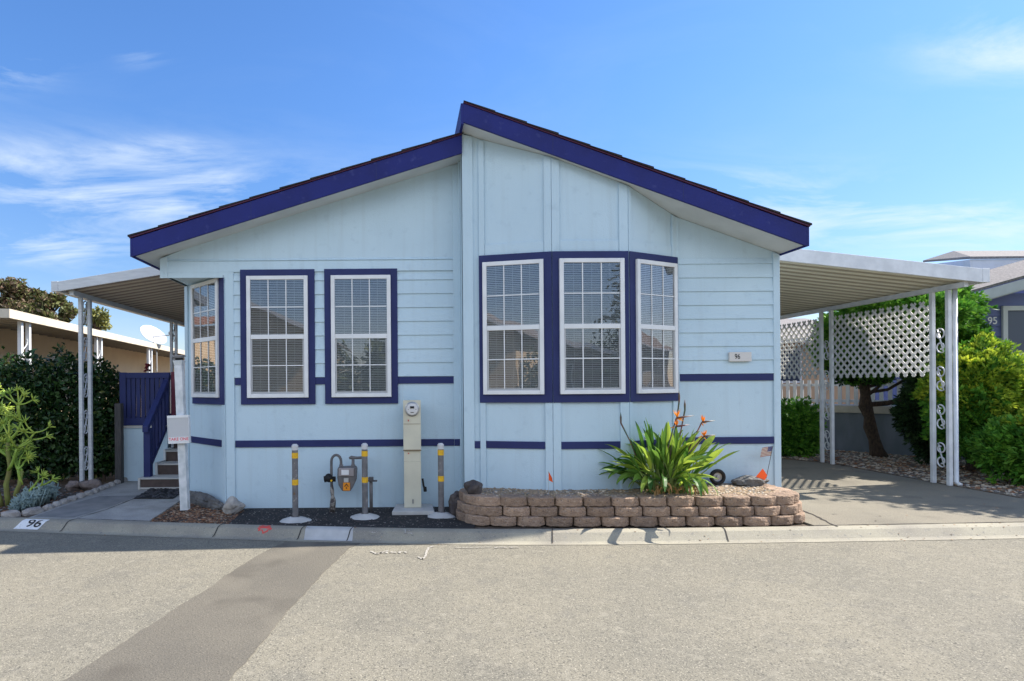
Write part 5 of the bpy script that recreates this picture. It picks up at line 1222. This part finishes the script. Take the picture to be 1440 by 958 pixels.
# ------------------------------------------------------------------ background trees
def tree(label, px, py_top, py_base, Y, wpx, mats, seed, n=3500, size=.3, loose=.35):
    c = P(px, (py_top+py_base)/2, Y); top = P(px, py_top, Y).z; bot = P(px, py_base, Y).z; rx = wpx/2/F*Y
    r_ = empty('tree', (c.x, Y, 0), label, 'tree'); rn = random.Random(seed); bl = []
    for i in range(14):
        bl.append((c.x+rn.uniform(-.62, .62)*rx, Y+rn.uniform(-.5, .5)*rx, lerp(bot, top, rn.uniform(.15, .8)), rx*rn.uniform(.2, .36), rx*rn.uniform(.25, .4), (top-bot)*rn.uniform(.12, .2)))
    m_ = MB(); l_ = MB(); limb(m_, (c.x, Y, -.1), (c.x, Y, lerp(bot, top, .35)), .22, .12, seed, .1); m_.build('trunk', bark, r_)
    for b in bl: limb(l_, (c.x, Y, lerp(bot, top, .1)), b[:3], .08, .03, seed, .2)
    l_.build('limb', bark, r_)
    f = MB()
    foliage(f, bl, n, size, .5, seed, .8, .3, 2.0)
    f.cur = 1; foliage(f, bl, n//3, size, .5, seed+9, .5, .3, 2.0)
    f.build('crown', mats, r_, fix=False); return r_
brn = leafmat('olive_brown_leaf', (.20, .14, .085), (.12, .10, .06), .45, .25); olv = leafmat('olive_leaf', (.10, .12, .04), (.14, .15, .05), .4, .25); yl = leafmat('yellow_leaf', (.26, .26, .07), (.18, .2, .06), .4, .3)
tree('tall brownish tree behind the cream home at the left edge', 14, 388, 450, 36, 88, [brn, olv], 3, 2600, .30)
tree('olive tree under the corner of the porch awning', 72, 402, 455, 32, 62, [olv, brn], 5, 2600, .26)
tree('small pale yellow tree right of the left awning post', 136, 425, 470, 34, 44, [yl, olv], 8, 900, .24)
shrub('broadleaf_tree', 'leafy tree just past the right edge, shading the driveway', [(11.7, 8.5, 3.9, 1.3, 1.0, 1.3), (12.5, 8.7, 3.0, 1.1, 1.0, 1.2), (12.2, 8.5, 4.9, 1.0, 1.0, .9)], 9000, .16, [jun], 61, stems(((12.0, 8.9, 0), (11.6, 8.8, 3.4), .14, .08)), mode='leaf', cat='tree')
# ------------------------------------------------------------------ across the street, behind the camera, seen in the window glass
simple_house('beige_house', 'beige gabled house across the street, mirrored in the left bay pane', -9.6, -3.4, -18, -8.5, 3.6, 4.9, mat('beige_stucco', (.52,.42,.28), .85), greyroof, white, 'y', .45, [(-9.6, 1.1, 1.2, 1.2, 'b')])
simple_house('grey_house', 'grey gabled house across the street, mirrored in the middle bay pane', 1.5, 9.0, -19, -9.5, 2.6, 3.7, mat('taupe_siding', (.24,.22,.2), .85), brownroof, white, 'y', .45, [(3, 1.0, 1.3, 1.3, 'b'), (6, 1.0, 1.3, 1.3, 'b')])
simple_house('brown_roofed_house', 'brown roofed house down the street, mirrored in the right bay pane', 35, 52, -14.0, -4.3, 4.8, 8.4, mat('tan_wall', (.16,.13,.11), .85), brownroof, white, 'x', .4, [(-8, 1, 1.2, 1.2, 'l'), (38, 1.2, 1.5, 1.4, 'b'), (44, 1.2, 1.5, 1.4, 'b')])
def rtree(label, x, y, h_, r0, seed, mats, conif=True, n=5000, cat='tree'):
    r_ = empty('conifer' if conif else 'bush', (x, y, 0), label, cat); bl = []
    if conif:
        for i in range(12):
            t = i/11; bl.append((x, y, lerp(1.2, h_-.3, t), r0*(1-t)+.2, r0*(1-t)+.2, h_*.07))
    else:
        rn = random.Random(seed)
        for i in range(6): bl.append((x+rn.uniform(-1, 1)*r0, y, h_*rn.uniform(.4, .65), r0*.7, r0*.5, h_*.4))
    f = MB(); foliage(f, bl, n, .25, .5, seed, .7, .3, 2.0, zmin=.05); f.build('crown', mats, r_, fix=False)
    m_ = MB(); limb(m_, (x, y, -.1), (x, y, h_*.8), .2 if conif else .08, .04, seed, .02); m_.build('trunk', bark, r_)
rtree('tall dark conifer across the street, mirrored in the middle bay pane', 10.2, -9.8, 9.5, 2.2, 3, [dk])
rtree('rounded green bush across the street, mirrored in the wall windows', -1.5, -9.0, 3.2, 1.1, 5, [leafmat('street_bush', (.06,.10,.03), (.10,.13,.04), .4, .2)], False, 4500, 'bush')
rtree('tall green bush across the street beside the grey house', .2, -9.6, 3.4, 1.2, 6, [MATS['street_bush']], False, 3500, 'bush')
